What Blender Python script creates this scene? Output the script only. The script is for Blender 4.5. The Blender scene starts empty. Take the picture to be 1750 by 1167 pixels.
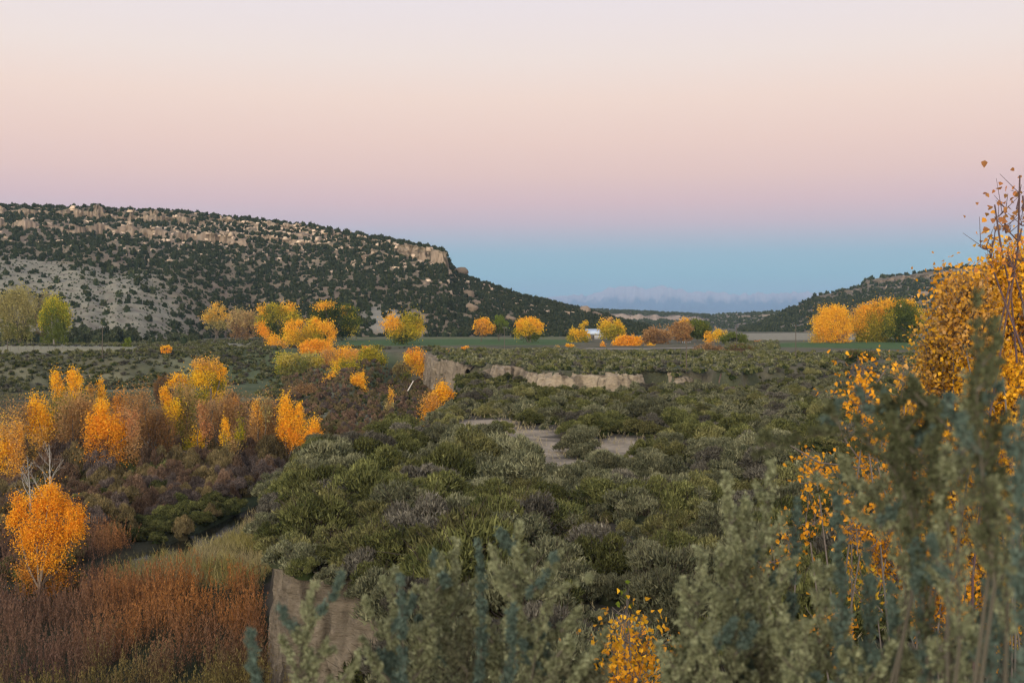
import bpy, math, random
import numpy as np
R = math.radians
sc = bpy.context.scene
COL = sc.collection

# ------------------------------------------------------------------ camera, sky, sun, exposure
FX, CX, CY, ZC = 1944.4, 875.0, 548.0, 24.0        # focal length in photo pixels, principal column, horizon row, eye height
cam_d = bpy.data.cameras.new('camera'); cam = bpy.data.objects.new('camera', cam_d); COL.objects.link(cam)
cam.location = (0, 0, ZC); cam.rotation_euler = (R(90), 0, 0)
cam_d.lens = 40; cam_d.sensor_width = 36; cam_d.shift_y = -35.5/1750
cam_d.clip_start = 0.05; cam_d.clip_end = 200000
cam_d.dof.use_dof = True; cam_d.dof.focus_distance = 90; cam_d.dof.aperture_fstop = 7.1
sc.camera = cam

def lin(r, g, b, k=1.0):
    f = lambda c: (c/12.92 if c <= .04045 else ((c+.055)/1.055)**2.4)
    return (f(r/255)*k, f(g/255)*k, f(b/255)*k)

w = bpy.data.worlds.new('World'); sc.world = w; w.use_nodes = True
nt = w.node_tree; N = nt.nodes; N.clear(); L = nt.links.new
out = N.new('ShaderNodeOutputWorld'); bg = N.new('ShaderNodeBackground'); bg.inputs[1].default_value = 1.04
tc = N.new('ShaderNodeTexCoord'); sp = N.new('ShaderNodeSeparateXYZ'); L(tc.outputs['Generated'], sp.inputs[0])
cr = N.new('ShaderNodeValToRGB'); cr.color_ramp.interpolation = 'LINEAR'
stops = [(0.000, (140,190,206)), (0.02, (140,195,206)), (0.040, (141,196,205)), (0.058, (156,190,202)), (0.072, (188,187,197)), (0.085, (213,186,192)),
         (0.103, (230,190,188)), (0.127, (242,201,187)), (0.155, (248,210,192)), (0.19, (251,220,202)), (0.225, (247,227,216)),
         (0.27, (240,227,227)), (0.40, (214,212,222)), (0.75, (160,172,205)), (1.0, (140,156,200))]
e = cr.color_ramp.elements
while len(e) < len(stops): e.new(0.5)
for k, (p, c) in enumerate(stops): e[k].position = p
for k, (p, c) in enumerate(stops): e[k].color = (*lin(*c), 1)
L(sp.outputs['Z'], cr.inputs[0])
# afterglow of the sun that has set behind the photographer (-Y)
g1 = N.new('ShaderNodeMapRange'); g1.interpolation_type = 'SMOOTHSTEP'
g1.inputs[1].default_value = 0.2; g1.inputs[2].default_value = -1.0; g1.inputs[3].default_value = 0; g1.inputs[4].default_value = 1
L(sp.outputs['Y'], g1.inputs[0])
g2 = N.new('ShaderNodeMapRange'); g2.interpolation_type = 'SMOOTHSTEP'
g2.inputs[1].default_value = 0.75; g2.inputs[2].default_value = 0.0; g2.inputs[3].default_value = 0; g2.inputs[4].default_value = 1
L(sp.outputs['Z'], g2.inputs[0])
gm = N.new('ShaderNodeMath'); gm.operation = 'MULTIPLY'; L(g1.outputs[0], gm.inputs[0]); L(g2.outputs[0], gm.inputs[1])
mx = N.new('ShaderNodeMix'); mx.data_type = 'RGBA'; mx.blend_type = 'ADD'; mx.inputs[0].default_value = 1
gl = N.new('ShaderNodeVectorMath'); gl.operation = 'SCALE'; gl.inputs[0].default_value = (4.3, 3.75, 3.0); L(gm.outputs[0], gl.inputs['Scale'])
L(cr.outputs[0], mx.inputs[6]); L(gl.outputs[0], mx.inputs[7])
L(mx.outputs[2], bg.inputs[0]); L(bg.outputs[0], out.inputs[0])

sun_d = bpy.data.lights.new('sun', 'SUN'); sun_d.energy = 1.9; sun_d.angle = R(28); sun_d.color = (1.0, .92, .78)
sun = bpy.data.objects.new('sun', sun_d); COL.objects.link(sun)
sun.rotation_euler = (R(66), 0, R(-28))             # low and soft, from behind the camera and a little to the left
sc.view_settings.view_transform = 'Standard'; sc.view_settings.look = 'None'; sc.view_settings.gamma = 1
sc.view_settings.exposure = 0.0
sc.cycles.max_bounces = 5; sc.cycles.diffuse_bounces = 3; sc.cycles.glossy_bounces = 2
sc.cycles.transmission_bounces = 3; sc.cycles.volume_bounces = 0; sc.cycles.transparent_max_bounces = 4
sc.cycles.use_denoising = True; sc.cycles.denoiser = 'OPENIMAGEDENOISE'
sc.cycles.denoising_prefilter = 'ACCURATE'
sc.cycles.use_adaptive_sampling = True; sc.cycles.adaptive_threshold = 0.01; sc.cycles.filter_width = 1.3

# ------------------------------------------------------------------ numpy tools
def _h(ix, iy, iz, seed):
    n = (ix.astype(np.int64)*374761393 + iy.astype(np.int64)*668265263 + iz.astype(np.int64)*2147483647 + seed*974711) & 0x7fffffff
    n = ((n ^ (n >> 13))*1274126177) & 0x7fffffff
    n = ((n ^ (n >> 16))*1103515245) & 0x7fffffff
    return (n & 0xffff)/65535.0
def noise(x, y, z=None, seed=0):
    x = np.asarray(x, float); y = np.asarray(y, float); z = np.zeros_like(x) if z is None else np.asarray(z, float)+np.zeros_like(x)
    ix, iy, iz = np.floor(x), np.floor(y), np.floor(z); fx, fy, fz = x-ix, y-iy, z-iz
    fx = fx*fx*(3-2*fx); fy = fy*fy*(3-2*fy); fz = fz*fz*(3-2*fz); r = 0
    for dz in (0, 1):
        for dy in (0, 1):
            for dx in (0, 1):
                r = r + _h(ix+dx, iy+dy, iz+dz, seed)*(fx if dx else 1-fx)*(fy if dy else 1-fy)*(fz if dz else 1-fz)
    return r*2-1
def fbm(x, y, z=None, o=4, seed=0):
    r = 0; a = 1; t = 0
    for k in range(o):
        r = r + a*noise(np.asarray(x)*2**k, np.asarray(y)*2**k, None if z is None else np.asarray(z)*2**k, seed+k*17); t += a; a *= .5
    return r/t
def ss(a, b, x):
    t = np.clip((np.asarray(x, float)-a)/(b-a), 0, 1); return t*t*(3-2*t)
def U(px): return (np.asarray(px, float)-CX)/FX
def XZ(px, py, D): return U(px)*D, ZC-(np.asarray(py, float)-CY)/FX*D

def mesh(name, V, F, mat, parent=None, col=None, smooth=False, corner=None):
    """V (n,3); F list of int arrays (m,3) or (m,4); col = per-face colour (m,3) or per-vertex if corner=='v'."""
    F = [F] if isinstance(F, np.ndarray) else F
    F = [f for f in F if len(f)]
    me = bpy.data.meshes.new(name)
    me.vertices.add(len(V)); me.vertices.foreach_set('co', np.ascontiguousarray(V, dtype=np.float32).ravel())
    idx = np.concatenate([f.ravel() for f in F]).astype(np.int32)
    tot = np.concatenate([np.full(len(f), f.shape[1]) for f in F])
    st = np.concatenate([[0], np.cumsum(tot)[:-1]]).astype(np.int32)
    me.loops.add(len(idx)); me.loops.foreach_set('vertex_index', idx)
    me.polygons.add(len(tot)); me.polygons.foreach_set('loop_start', st)
    if smooth: me.polygons.foreach_set('use_smooth', np.ones(len(tot), bool))
    if col is not None:
        at = me.attributes.new('lcol', 'FLOAT_COLOR', 'POINT' if corner == 'v' else 'FACE')
        c4 = np.ones((len(col), 4), np.float32); c4[:, :3] = col; at.data.foreach_set('color', c4.ravel())
    me.update(calc_edges=True); me.materials.append(mat)
    o = bpy.data.objects.new(name, me); COL.objects.link(o)
    if parent is not None: o.parent = parent
    return o
def tag(o, label=None, cat=None, group=None, kind=None):
    if label: o['label'] = label
    if cat: o['category'] = cat
    if group: o['group'] = group
    if kind: o['kind'] = kind
    return o
def empty(name, loc=(0, 0, 0)):
    o = bpy.data.objects.new(name, None); COL.objects.link(o); o.location = loc; o.empty_display_size = .3; return o
def unit(a): return a/(np.linalg.norm(a, axis=-1, keepdims=True)+1e-9)

def leaves(P, A, Ln, Wd, rng, shape='diamond'):
    """diamond leaves centred on P, long axis A (n,3)."""
    n = len(P); A = unit(A); B = unit(np.cross(A, rng.normal(size=(n, 3))))
    Ln = np.broadcast_to(Ln, (n,))[:, None]; Wd = np.broadcast_to(Wd, (n,))[:, None]
    if shape == 'tri':
        V = np.stack([P-A*Ln*.5-B*Wd*.5, P-A*Ln*.5+B*Wd*.5, P+A*Ln*.5], 1).reshape(-1, 3)
        return V, np.arange(n*3).reshape(n, 3)
    if shape == 'heart':
        C = np.cross(A, B)*Wd*.18
        V = np.stack([P-A*Ln*.42, P-A*Ln*.20+B*Wd*.5+C, P+A*Ln*.12+B*Wd*.36+C, P+A*Ln*.55, P+A*Ln*.12-B*Wd*.36+C, P-A*Ln*.20-B*Wd*.5+C], 1).reshape(-1, 3)
        b = np.arange(n)[:, None]*6
        return V, np.concatenate([b+np.array([[0, 1, 2, 3]]), b+np.array([[0, 3, 4, 5]])], 1).reshape(-1, 4)
    V = np.stack([P-A*Ln*.5, P+B*Wd*.5, P+A*Ln*.5, P-B*Wd*.5], 1).reshape(-1, 3)
    return V, np.arange(n*4).reshape(n, 4)
def tubes(segs, n=5):
    """segs: (m, 8) rows p0(3) p1(3) r0 r1 -> open frustums."""
    s = np.asarray(segs, float).reshape(-1, 8); m = len(s); p0, p1 = s[:, :3], s[:, 3:6]
    a = unit(p1-p0); h = np.where(np.abs(a[:, 2:3]) < .9, np.array([[0, 0, 1.]]), np.array([[1., 0, 0]]))
    b = unit(np.cross(a, h)); c = np.cross(a, b); t = np.arange(n)/n*2*np.pi
    ring = b[:, None]*np.cos(t)[None, :, None]+c[:, None]*np.sin(t)[None, :, None]
    V = np.concatenate([p0[:, None]+ring*s[:, 6][:, None, None], p1[:, None]+ring*s[:, 7][:, None, None]], 1).reshape(-1, 3)
    k = np.arange(n); k2 = (k+1) % n
    f = np.stack([k, k2, k2+n, k+n], 1)
    return V, (f[None]+(np.arange(m)*2*n)[:, None, None]).reshape(-1, 4)
def curve_segs(p0, p1, r0, r1, rng, k=4, bow=.12, up=.0):
    p0 = np.array(p0, float); p1 = np.array(p1, float); d = np.linalg.norm(p1-p0); off = rng.normal(size=3)*bow*d; off[2] -= up*d
    P = [p0+(p1-p0)*t+off*math.sin(math.pi*t) for t in np.linspace(0, 1, k+1)]
    r = np.linspace(r0, r1, k+1)
    return [[*P[i], *P[i+1], r[i], r[i+1]] for i in range(k)], P
class Bag:
    def __init__(s): s.V = []; s.F = {3: [], 4: []}; s.C = {3: [], 4: []}; s.n = 0
    def add(s, V, F, c):
        c = np.broadcast_to(np.asarray(c, float), (len(F), 3))
        k = F.shape[1]; s.V.append(V); s.F[k].append(F+s.n); s.C[k].append(c); s.n += len(V)
    def arrays(s):
        V = np.concatenate(s.V); F = []; C = []
        for k in (3, 4):
            if s.F[k]: F.append(np.concatenate(s.F[k])); C.append(np.concatenate(s.C[k]))
        return V, F, np.concatenate(C)
    def build(s, name, mat, parent=None):
        V, F, C = s.arrays()
        if parent is not None: V = V-np.array(parent.location)
        return mesh(name, V, F, mat, parent, C)
def mixc(a, b, t): a = np.array(a); b = np.array(b); t = np.asarray(t)[:, None]; return a*(1-t)+b*t

# ------------------------------------------------------------------ materials
def new_mat(name):
    m = bpy.data.materials.new(name); m.use_nodes = True; nt = m.node_tree; nt.nodes.clear()
    return m, nt, nt.nodes, nt.links.new
def leaf_mat(name, trans=.3, rnd=.25, k=1.0):
    m, nt, N, L = new_mat(name); o = N.new('ShaderNodeOutputMaterial')
    at = N.new('ShaderNodeAttribute'); at.attribute_name = 'lcol'; oi = N.new('ShaderNodeObjectInfo')
    mr = N.new('ShaderNodeMapRange'); mr.inputs[3].default_value = k*(1-rnd); mr.inputs[4].default_value = k*(1+rnd); L(oi.outputs['Random'], mr.inputs[0])
    sc_ = N.new('ShaderNodeVectorMath'); sc_.operation = 'SCALE'; L(at.outputs['Color'], sc_.inputs[0]); L(mr.outputs[0], sc_.inputs['Scale'])
    d = N.new('ShaderNodeBsdfDiffuse'); L(sc_.outputs[0], d.inputs[0])
    if trans > 0:
        t = N.new('ShaderNodeBsdfTranslucent'); L(sc_.outputs[0], t.inputs[0])
        x = N.new('ShaderNodeMixShader'); x.inputs[0].default_value = trans; L(d.outputs[0], x.inputs[1]); L(t.outputs[0], x.inputs[2]); L(x.outputs[0], o.inputs[0])
    else: L(d.outputs[0], o.inputs[0])
    return m
M_LEAF = leaf_mat('cottonwood_leaf', .4, 0)
M_SHRUB = leaf_mat('shrub_foliage', .12, .36, 1.15)
M_SAGE = leaf_mat('sage_leaf', .25, .05, .84)
M_BARK = leaf_mat('bark', 0, .1, .8)
M_DRY = leaf_mat('dry_grass', .3, 0, 1.)
M_WILLOW = leaf_mat('willow_leaf', .25, 0, 1.)
def ground_mat(name, s1=.6, s2=6., bump=.3, amt=.35, strata=0., k=.62):
    """surface colour from the zones laid on the ground (lcol), broken up by procedural noise."""
    m, nt, N, L = new_mat(name); o = N.new('ShaderNodeOutputMaterial'); b = N.new('ShaderNodeBsdfPrincipled')
    b.inputs['Roughness'].default_value = .95; b.inputs['Specular IOR Level'].default_value = .1
    at = N.new('ShaderNodeAttribute'); at.attribute_name = 'lcol'; ge = N.new('ShaderNodeNewGeometry')
    n1 = N.new('ShaderNodeTexNoise'); n1.inputs['Scale'].default_value = s1; n1.inputs['Detail'].default_value = 8; n1.inputs['Roughness'].default_value = .65; L(ge.outputs['Position'], n1.inputs[0])
    n2 = N.new('ShaderNodeTexNoise'); n2.inputs['Scale'].default_value = s2; n2.inputs['Detail'].default_value = 6; n2.inputs['Roughness'].default_value = .7
    if strata:
        mp = N.new('ShaderNodeMapping'); mp.inputs['Scale'].default_value = (.25, .25, strata); L(ge.outputs['Position'], mp.inputs[0]); L(mp.outputs[0], n2.inputs[0])
    else: L(ge.outputs['Position'], n2.inputs[0])
    ad = N.new('ShaderNodeMath'); ad.operation = 'ADD'; L(n1.outputs[0], ad.inputs[0]); L(n2.outputs[0], ad.inputs[1])
    mr = N.new('ShaderNodeMapRange'); mr.inputs[1].default_value = .65; mr.inputs[2].default_value = 1.35; mr.inputs[3].default_value = k*(1-amt); mr.inputs[4].default_value = k*(1+amt); L(ad.outputs[0], mr.inputs[0])
    v = N.new('ShaderNodeVectorMath'); v.operation = 'SCALE'; L(at.outputs['Color'], v.inputs[0]); L(mr.outputs[0], v.inputs['Scale']); L(v.outputs[0], b.inputs['Base Color'])
    bp = N.new('ShaderNodeBump'); bp.inputs['Strength'].default_value = bump; bp.inputs['Distance'].default_value = .5; L(ad.outputs[0], bp.inputs['Height']); L(bp.outputs[0], b.inputs['Normal'])
    L(b.outputs[0], o.inputs[0]); return m
M_GROUND = ground_mat('ground_soil', .25, 2.5, .5, .38)
M_CLAY = ground_mat('clay_bank', .9, 3.0, 1., .34, strata=1.4)
M_HILL = ground_mat('hill_soil', .05, .3, .8, .3, strata=.35, k=.74)
M_ROCK = ground_mat('sandstone', .5, 2., .8, .3, strata=2.)
M_MOUNT = ground_mat('hazy_mountain_rock', .0012, .006, .2, .2, k=1.)
HAZE = 5.5e-5
def plain(name, c, rough=.8, metal=0, spec=.3, nscale=8, amt=.15):
    m, nt, N, L = new_mat(name); o = N.new('ShaderNodeOutputMaterial'); b = N.new('ShaderNodeBsdfPrincipled'); L(b.outputs[0], o.inputs[0])
    b.inputs['Roughness'].default_value = rough; b.inputs['Metallic'].default_value = metal; b.inputs['Specular IOR Level'].default_value = spec
    ge = N.new('ShaderNodeNewGeometry'); n = N.new('ShaderNodeTexNoise'); n.inputs['Scale'].default_value = nscale; n.inputs['Detail'].default_value = 5; L(ge.outputs['Position'], n.inputs[0])
    r = N.new('ShaderNodeValToRGB'); r.color_ramp.elements[0].position = .3; r.color_ramp.elements[1].position = .7
    r.color_ramp.elements[0].color = (*[x*(1-amt) for x in c], 1); r.color_ramp.elements[1].color = (*[x*(1+amt) for x in c], 1)
    L(n.outputs[0], r.inputs[0]); L(r.outputs[0], b.inputs['Base Color']); return m
M_POLE = plain('weathered_wood', (.10, .08, .06), .9, nscale=3)
M_METAL = plain('pale_metal_roof', (.44, .50, .58), .5, .2)
M_WALL = plain('shed_wall', (.35, .34, .33), .9)
M_LOG = plain('bleached_wood', (.6, .55, .47), .9)
def water_mat():
    m, nt, N, L = new_mat('stream_water'); o = N.new('ShaderNodeOutputMaterial'); b = N.new('ShaderNodeBsdfPrincipled'); L(b.outputs[0], o.inputs[0])
    b.inputs['Base Color'].default_value = (.018, .017, .010, 1); b.inputs['Roughness'].default_value = .12; b.inputs['IOR'].default_value = 1.33
    n = N.new('ShaderNodeTexNoise'); n.inputs['Scale'].default_value = 2.5; n.inputs['Detail'].default_value = 4
    ge = N.new('ShaderNodeNewGeometry'); L(ge.outputs['Position'], n.inputs[0])
    bp = N.new('ShaderNodeBump'); bp.inputs['Strength'].default_value = .25; bp.inputs['Distance'].default_value = .2; L(n.outputs[0], bp.inputs['Height']); L(bp.outputs[0], b.inputs['Normal'])
    return m
M_WATER = water_mat()

# ------------------------------------------------------------------ terrain
def PD(px, D): return (float(U(px))*D, D)
CREST = [PD(742, 330), PD(758, 326), PD(778, 322), PD(800, 300), PD(815, 292), PD(850, 286), PD(880, 290), PD(905, 280), PD(910, 262), PD(918, 247),
         PD(950, 243), PD(1000, 246), PD(1050, 242), PD(1088, 247), PD(1100, 262), PD(1120, 262), PD(1150, 257), PD(1190, 262), PD(1205, 250),
         PD(1225, 236), PD(1275, 240), PD(1300, 264)]
UPPER = [(-6000, 340), (-260, 345), (-169, 368), (-152, 380), (-128, 402), (-123, 440), (-100, 458), (-70, 446), (-50, 425), (-32, 396), (-26, 360)] + CREST + \
        [PD(1400, 290), PD(1750, 330), (600, 420), (6000, 500), (6000, 60000), (-6000, 60000)]
FEDGE = [(-2, 5), (-3, 25), (-4.4, 42), (-6.0, 56), (-7.5, 62.5), (-10.4, 64.5), (-13.2, 66), (-15, 72), (-17.5, 82), (-21, 96), (-20, 117), (-13.5, 142), (-12.4, 179), (-10.5, 232), (-14, 267), (-17, 325)]
FRONT = FEDGE + [(0, 400), (900, 400), (900, -40), (0, -40)]
STREAM = [(-52, 70), (-44, 88), (-37, 100), (-33, 110), (-31, 122), (-29.5, 135), (-28, 150), (-29, 165)]
def sdist(X, Y, poly, closed=True):
    P = np.array(poly, float); n = len(P); best = np.full(X.shape, 1e18); ins = np.zeros(X.shape, bool)
    for i in range(n if closed else n-1):
        a = P[i]; b = P[(i+1) % n]; e = b-a
        t = np.clip(((X-a[0])*e[0]+(Y-a[1])*e[1])/(e @ e+1e-9), 0, 1)
        best = np.minimum(best, (X-a[0]-t*e[0])**2+(Y-a[1]-t*e[1])**2)
        if closed:
            c = ((a[1] > Y) != (b[1] > Y)); xi = a[0]+(Y-a[1])/(b[1]-a[1]+1e-12)*e[0]; ins ^= c & (X < xi)
    d = np.sqrt(best); return np.where(ins, d, -d) if closed else d
def ground(X, Y, full=False):
    X = np.asarray(X, float); Y = np.asarray(Y, float)
    su = sdist(X, Y, UPPER); sf = sdist(X, Y, FRONT); sw = sdist(X, Y, STREAM, False)
    floor = 22.3-1.6*ss(180, 330, Y)+fbm(X/14, Y/14, o=3, seed=3)*.35
    floor = floor+1.2*(1-ss(1.6, 3.4, sw))
    fr = 14.0+.9*ss(150, 240, Y)+fbm(X/18, Y/18, o=4, seed=5)*.55
    up = 11.0+fbm(X/40, Y/40, o=4, seed=7)*.5*ss(3, 20, su)+ss(900, 3000, Y)*2
    tf = ss(.5, 1.6, sf)
    z = floor*(1-tf)+fr*tf
    wdt = 1.2+ss(50, 90, X)*20+(1-ss(-50, -24, X))*50*(1-.72*ss(-50, -35, X))          # wide gullied slope on the left, sharp clay bank in the middle
    wob = fbm(X/22, Y/22, o=3, seed=9)*.25*(1-ss(-60, -40, X))
    soft = np.clip(1+(su-1.8*ss(-50, -30, X))/wdt+wob*(su < 0), 0, 1); soft = soft*soft*(3-2*soft)
    z = z*(1-soft)+up*soft
    z = z+(1-ss(-70, -40, X))*ss(.05, .3, soft)*(1-ss(.7, 1, soft))*fbm(X/9, Y/9, o=3, seed=12)*1.2
    blf = 1.45+np.maximum(0, np.hypot(X*.8, Y)-3.0)*.62                      # the bluff the photographer stands on
    z = np.minimum(z, blf)
    Z = ZC-z
    return (Z, su, sf, sw) if full else Z
ra = np.exp(np.linspace(math.log(36), math.log(30000), 900))-40
ua = np.concatenate([np.linspace(-1.5, -.62, 30, endpoint=False), np.linspace(-.62, .62, 420), np.linspace(.62, 1.5, 30)[1:]])
GX = ua[None, :]*(ra[:, None]+40); GY = np.repeat(ra[:, None], len(ua), 1)
GZ, SU, SF, SW = ground(GX, GY, True)
def gridF(nr, nc):
    i = np.arange(nr-1)[:, None]*nc+np.arange(nc-1)[None]; return np.stack([i, i+1, i+nc+1, i+nc], -1).reshape(-1, 4)
def blend(C, c, m): C[:] = C*(1-m[..., None])+np.array(c)*m[..., None]
n1 = fbm(GX/9, GY/9, o=4, seed=21); n2 = fbm(GX/35, GY/35, o=4, seed=22); n3 = fbm(GX/60, GY/12, o=4, seed=23)
C = np.zeros(GX.shape+(3,)); C[:] = (.085, .075, .042)
blend(C, (.060, .072, .030), ss(-.2, .5, n2))                                   # floodplain grass
blend(C, (.36, .335, .20), ss(200, 240, GY)*(SU < 0)*(SF < 0)*ss(-.4, .6, n3)*.8)    # dry pasture on the valley floor, left
blend(C, (.13, .165, .075), ss(300, 330, GY)*(SU < 0)*(SF < 0)*ss(-130, -95, GX)*.8)
frm = (SF > 0)*1.
blend(C, (.125, .105, .078), frm); blend(C, (.075, .075, .045), frm*ss(-.1, .6, n1)*.8)
CLEAR = [(PD(860, 142), 8, 7), (PD(912, 125), 4.4, 13), (PD(1070, 128), 4.2, 8), (PD(1045, 118), 2.8, 8), (PD(965, 108), 2.6, 8), (PD(825, 155), 5, 9), (PD(905, 112), 2.5, 8)]
def clear_mask(X, Y):
    m = np.zeros(np.shape(X))
    for (c, rx, ry) in CLEAR: m = np.maximum(m, 1-ss(.7, 1.15, np.hypot((X-c[0])/rx, (Y-c[1])/ry)+.25*noise(X/2, Y/2, seed=31)))
    return m
blend(C, (.62, .50, .35), frm*clear_mask(GX, GY)*(.55+.45*ss(-.4, .3, fbm(GX/2.5, GY/3.5, o=4, seed=24))))
up = ss(-8, 0, SU)
blend(C, (.20, .175, .11), up); blend(C, (.11, .12, .06), up*ss(-.1, .5, n1)); blend(C, (.22, .20, .13), up*ss(.1, .7, n3)*ss(330, 420, GY)*.8)
def patch(c, pts, soft=6, k=1.0):
    s = sdist(GX, GY, [PD(*p) for p in pts]); blend(C, c, ss(-soft, soft, s+n1*soft*.6)*k*(GY > 60))
GREEN = (.11, .185, .06)
patch(GREEN, [(575, 640), (575, 520), (640, 500), (960, 520), (1000, 600), (960, 680), (760, 700)], 10)
patch((.22, .23, .10), [(575, 700), (760, 700), (960, 690), (960, 760), (575, 760)], 10)
patch(GREEN, [(1270, 470), (1620, 440), (1900, 460), (1900, 640), (1600, 640), (1330, 560)], 10)
patch((.28, .28, .13), [(1270, 560), (1600, 560), (1900, 560), (1900, 590), (1270, 590)], 6, .7)
patch((.42, .38, .27), [(1260, 640), (1900, 640), (2200, 1000), (1230, 1000)], 14)
patch((.40, .36, .22), [(-300, 385), (0, 392), (120, 400), (230, 415), (235, 500), (-300, 560)], 8)
patch((.34, .32, .22), [(230, 440), (450, 470), (450, 640), (200, 640), (-200, 640), (-200, 600)], 10, .8)
tr = mesh('terrain', np.stack([GX, GY, GZ], -1).reshape(-1, 3), gridF(len(ra), len(ua)), M_GROUND, None, C.reshape(-1, 3), True, 'v'); tag(tr, kind='structure')

def draped(name, pts, wid, mat, col, lift=.03):
    P = np.array(pts, float); seg = np.hypot(*np.diff(P, axis=0).T); s = np.concatenate([[0], np.cumsum(seg)]); t = np.arange(0, s[-1], 2.)
    x = np.interp(t, s, P[:, 0]); y = np.interp(t, s, P[:, 1]); dx = np.gradient(x); dy = np.gradient(y); l = np.hypot(dx, dy)
    k = np.linspace(-.5, .5, 7)[None]; ww = (wid*(1+.25*noise(t/9, t*0, seed=4)))[:, None]
    X = x[:, None]+(dy/l)[:, None]*k*ww; Y = y[:, None]-(dx/l)[:, None]*k*ww
    Z = ground(X, Y)+lift+.0*X
    V = np.stack([X, Y, Z], -1).reshape(-1, 3)
    return tag(mesh(name, V, gridF(len(t), 7), mat, None, np.broadcast_to(col, (len(V), 3)), True, 'v'), kind='structure')
draped('dirt_road', [PD(1000, 452), PD(1040, 450), PD(1100, 446), PD(1160, 450), PD(1230, 470)], 16, M_GROUND, (.42, .36, .28), .12)
draped('dirt_track', [PD(-80, 500), PD(60, 505), PD(200, 520), PD(260, 560), PD(330, 590), PD(450, 600)], 7, M_GROUND, (.34, .31, .25), .10)
# stream
P = np.array(STREAM, float); seg = np.hypot(*np.diff(P, axis=0).T); s = np.concatenate([[0], np.cumsum(seg)]); t = np.arange(0, s[-1], 1.5)
x = np.interp(t, s, P[:, 0]); y = np.interp(t, s, P[:, 1]); dx = np.gradient(x); dy = np.gradient(y); l = np.hypot(dx, dy)
x = np.convolve(np.pad(x, 4, 'edge'), np.ones(9)/9, 'valid'); y = np.convolve(np.pad(y, 4, 'edge'), np.ones(9)/9, 'valid')
wz = ZC-22.75+1.6*ss(180, 330, y)
V = np.concatenate([np.stack([x+k*(dy/l)*3.2, y-k*(dx/l)*3.2, wz], -1)[:, None] for k in (-1, 1)], 1).reshape(-1, 3)
tag(mesh('stream', V, gridF(len(t), 2), M_WATER), kind='structure')

# eroded clay banks (sheets with fluted relief, a lip on top)
def cliff(name, pts, top, bot, seed, ds=.22, rows=44, batter=.16, flute=1.0, c1=(.31, .25, .18), c2=(.20, .16, .115), ends=3.):
    P = np.array(pts, float); seg = np.hypot(*np.diff(P, axis=0).T); s = np.concatenate([[0], np.cumsum(seg)]); t = np.arange(0, s[-1], ds)
    x = np.interp(t, s, P[:, 0]); y = np.interp(t, s, P[:, 1])
    k = max(3, int(1.2/ds) | 1); pad = k//2
    x = np.convolve(np.pad(x, pad, 'edge'), np.ones(k)/k, 'valid'); y = np.convolve(np.pad(y, pad, 'edge'), np.ones(k)/k, 'valid')
    x, y, t = x[pad:-pad], y[pad:-pad], t[pad:-pad]-t[pad]
    dx = np.gradient(x); dy = np.gradient(y); l = np.hypot(dx, dy); nx, ny = dy/l, -dx/l        # outward = right of travel
    tp = top-.5*(1+noise(t/3.5, t*0, seed=seed))+.0*t-.25*noise(t/.9, t*0, seed=seed+1)
    tp = tp-1.5*(np.exp(-t/2.2)+np.exp(-(t[-1]-t)/2.2))
    v = np.linspace(0, 1, rows)[:, None]
    z = bot+(tp-bot)*v
    fl = fbm(t[None]/2.6+0*z, z*.12, o=3, seed=seed+2)*1.1+np.abs(noise(t[None]/.9+0*z, z*.25, seed=seed+3))*-.45+fbm(t[None]*1.6+0*z, z*1.6, o=4, seed=seed+4)*.16-np.exp(-(noise(t[None]*1.15+.5*noise(z*2, z*0+t[None]*.7), z*.2, seed=seed+15)/.08)**2)*.16
    crack = -np.exp(-(noise(t[None]/1.7+.12*noise(z*1.2, z*0+t[None]*.4), z*.06, seed=seed+5)/.07)**2)*.5
    fl = fl+fbm(t[None]*5+0*z, z*2.5, o=2, seed=seed+31)*.05-.10*ss(.2, .6, noise(t[None]*.5+0*z, z*1.5, seed=seed+33))
    off = (1-v)*batter*(top-bot)+(fl*flute+crack*flute)-.25*ss(.93, 1., v)
    X = x[None]+nx[None]*off; Y = y[None]+ny[None]*off
    # lip going inland
    LX, LY, LZ = [], [], []
    for q in (.25, .8, 1.8, 3.2):
        X2 = x+nx*(off[-1]-q*1.0); Y2 = y+ny*(off[-1]-q); LX.append(X2); LY.append(Y2); LZ.append(tp*(1-ss(0, 3.2, q))+ss(0, 3.2, q)*(ground(X2, Y2)-.1)+.12*noise(t, t*0+q, seed=seed+8)*(q < 3))
    X = np.concatenate([X, LX]); Y = np.concatenate([Y, LY]); Z = np.concatenate([z, LZ])
    cc = np.zeros(X.shape+(3,)); m = ss(-.5, .5, fbm(X/1.3, Z/2.2, Y/1.3, o=4, seed=seed+9)); cc[:] = c1; blend(cc, c2, m)
    blend(cc, np.array(c2)*.6, ss(.25, .6, fbm(np.tile(t, (len(X), 1))*2.2, Z*.35, o=3, seed=seed+41))*.7); blend(cc, np.array(c1)*1.12, ss(.2, .5, fbm(X/5, Z*1.4, Y/5, o=3, seed=seed+43))*.5)
    blend(cc, (.10, .08, .06), (crack.min() < 0)*np.concatenate([ss(-.12, -.4, crack), np.zeros((4, len(t)))])*.6)
    o = mesh(name, np.stack([X, Y, Z], -1).reshape(-1, 3), gridF(len(X), len(t)), M_CLAY, None, cc.reshape(-1, 3), True, 'v')
    return tag(o, kind='structure')
cliff('cliff', [(-3.2, 30), (-4.4, 42), (-6.0, 56), (-7.5, 62.5), (-10.4, 64.5), (-13.2, 66), (-14.6, 70.5), (-16, 76)][::-1], ZC-14.15, ZC-23, 101, ds=.14, rows=90, batter=.07, flute=.7, c1=(.44, .355, .25), c2=(.30, .24, .17))
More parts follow.
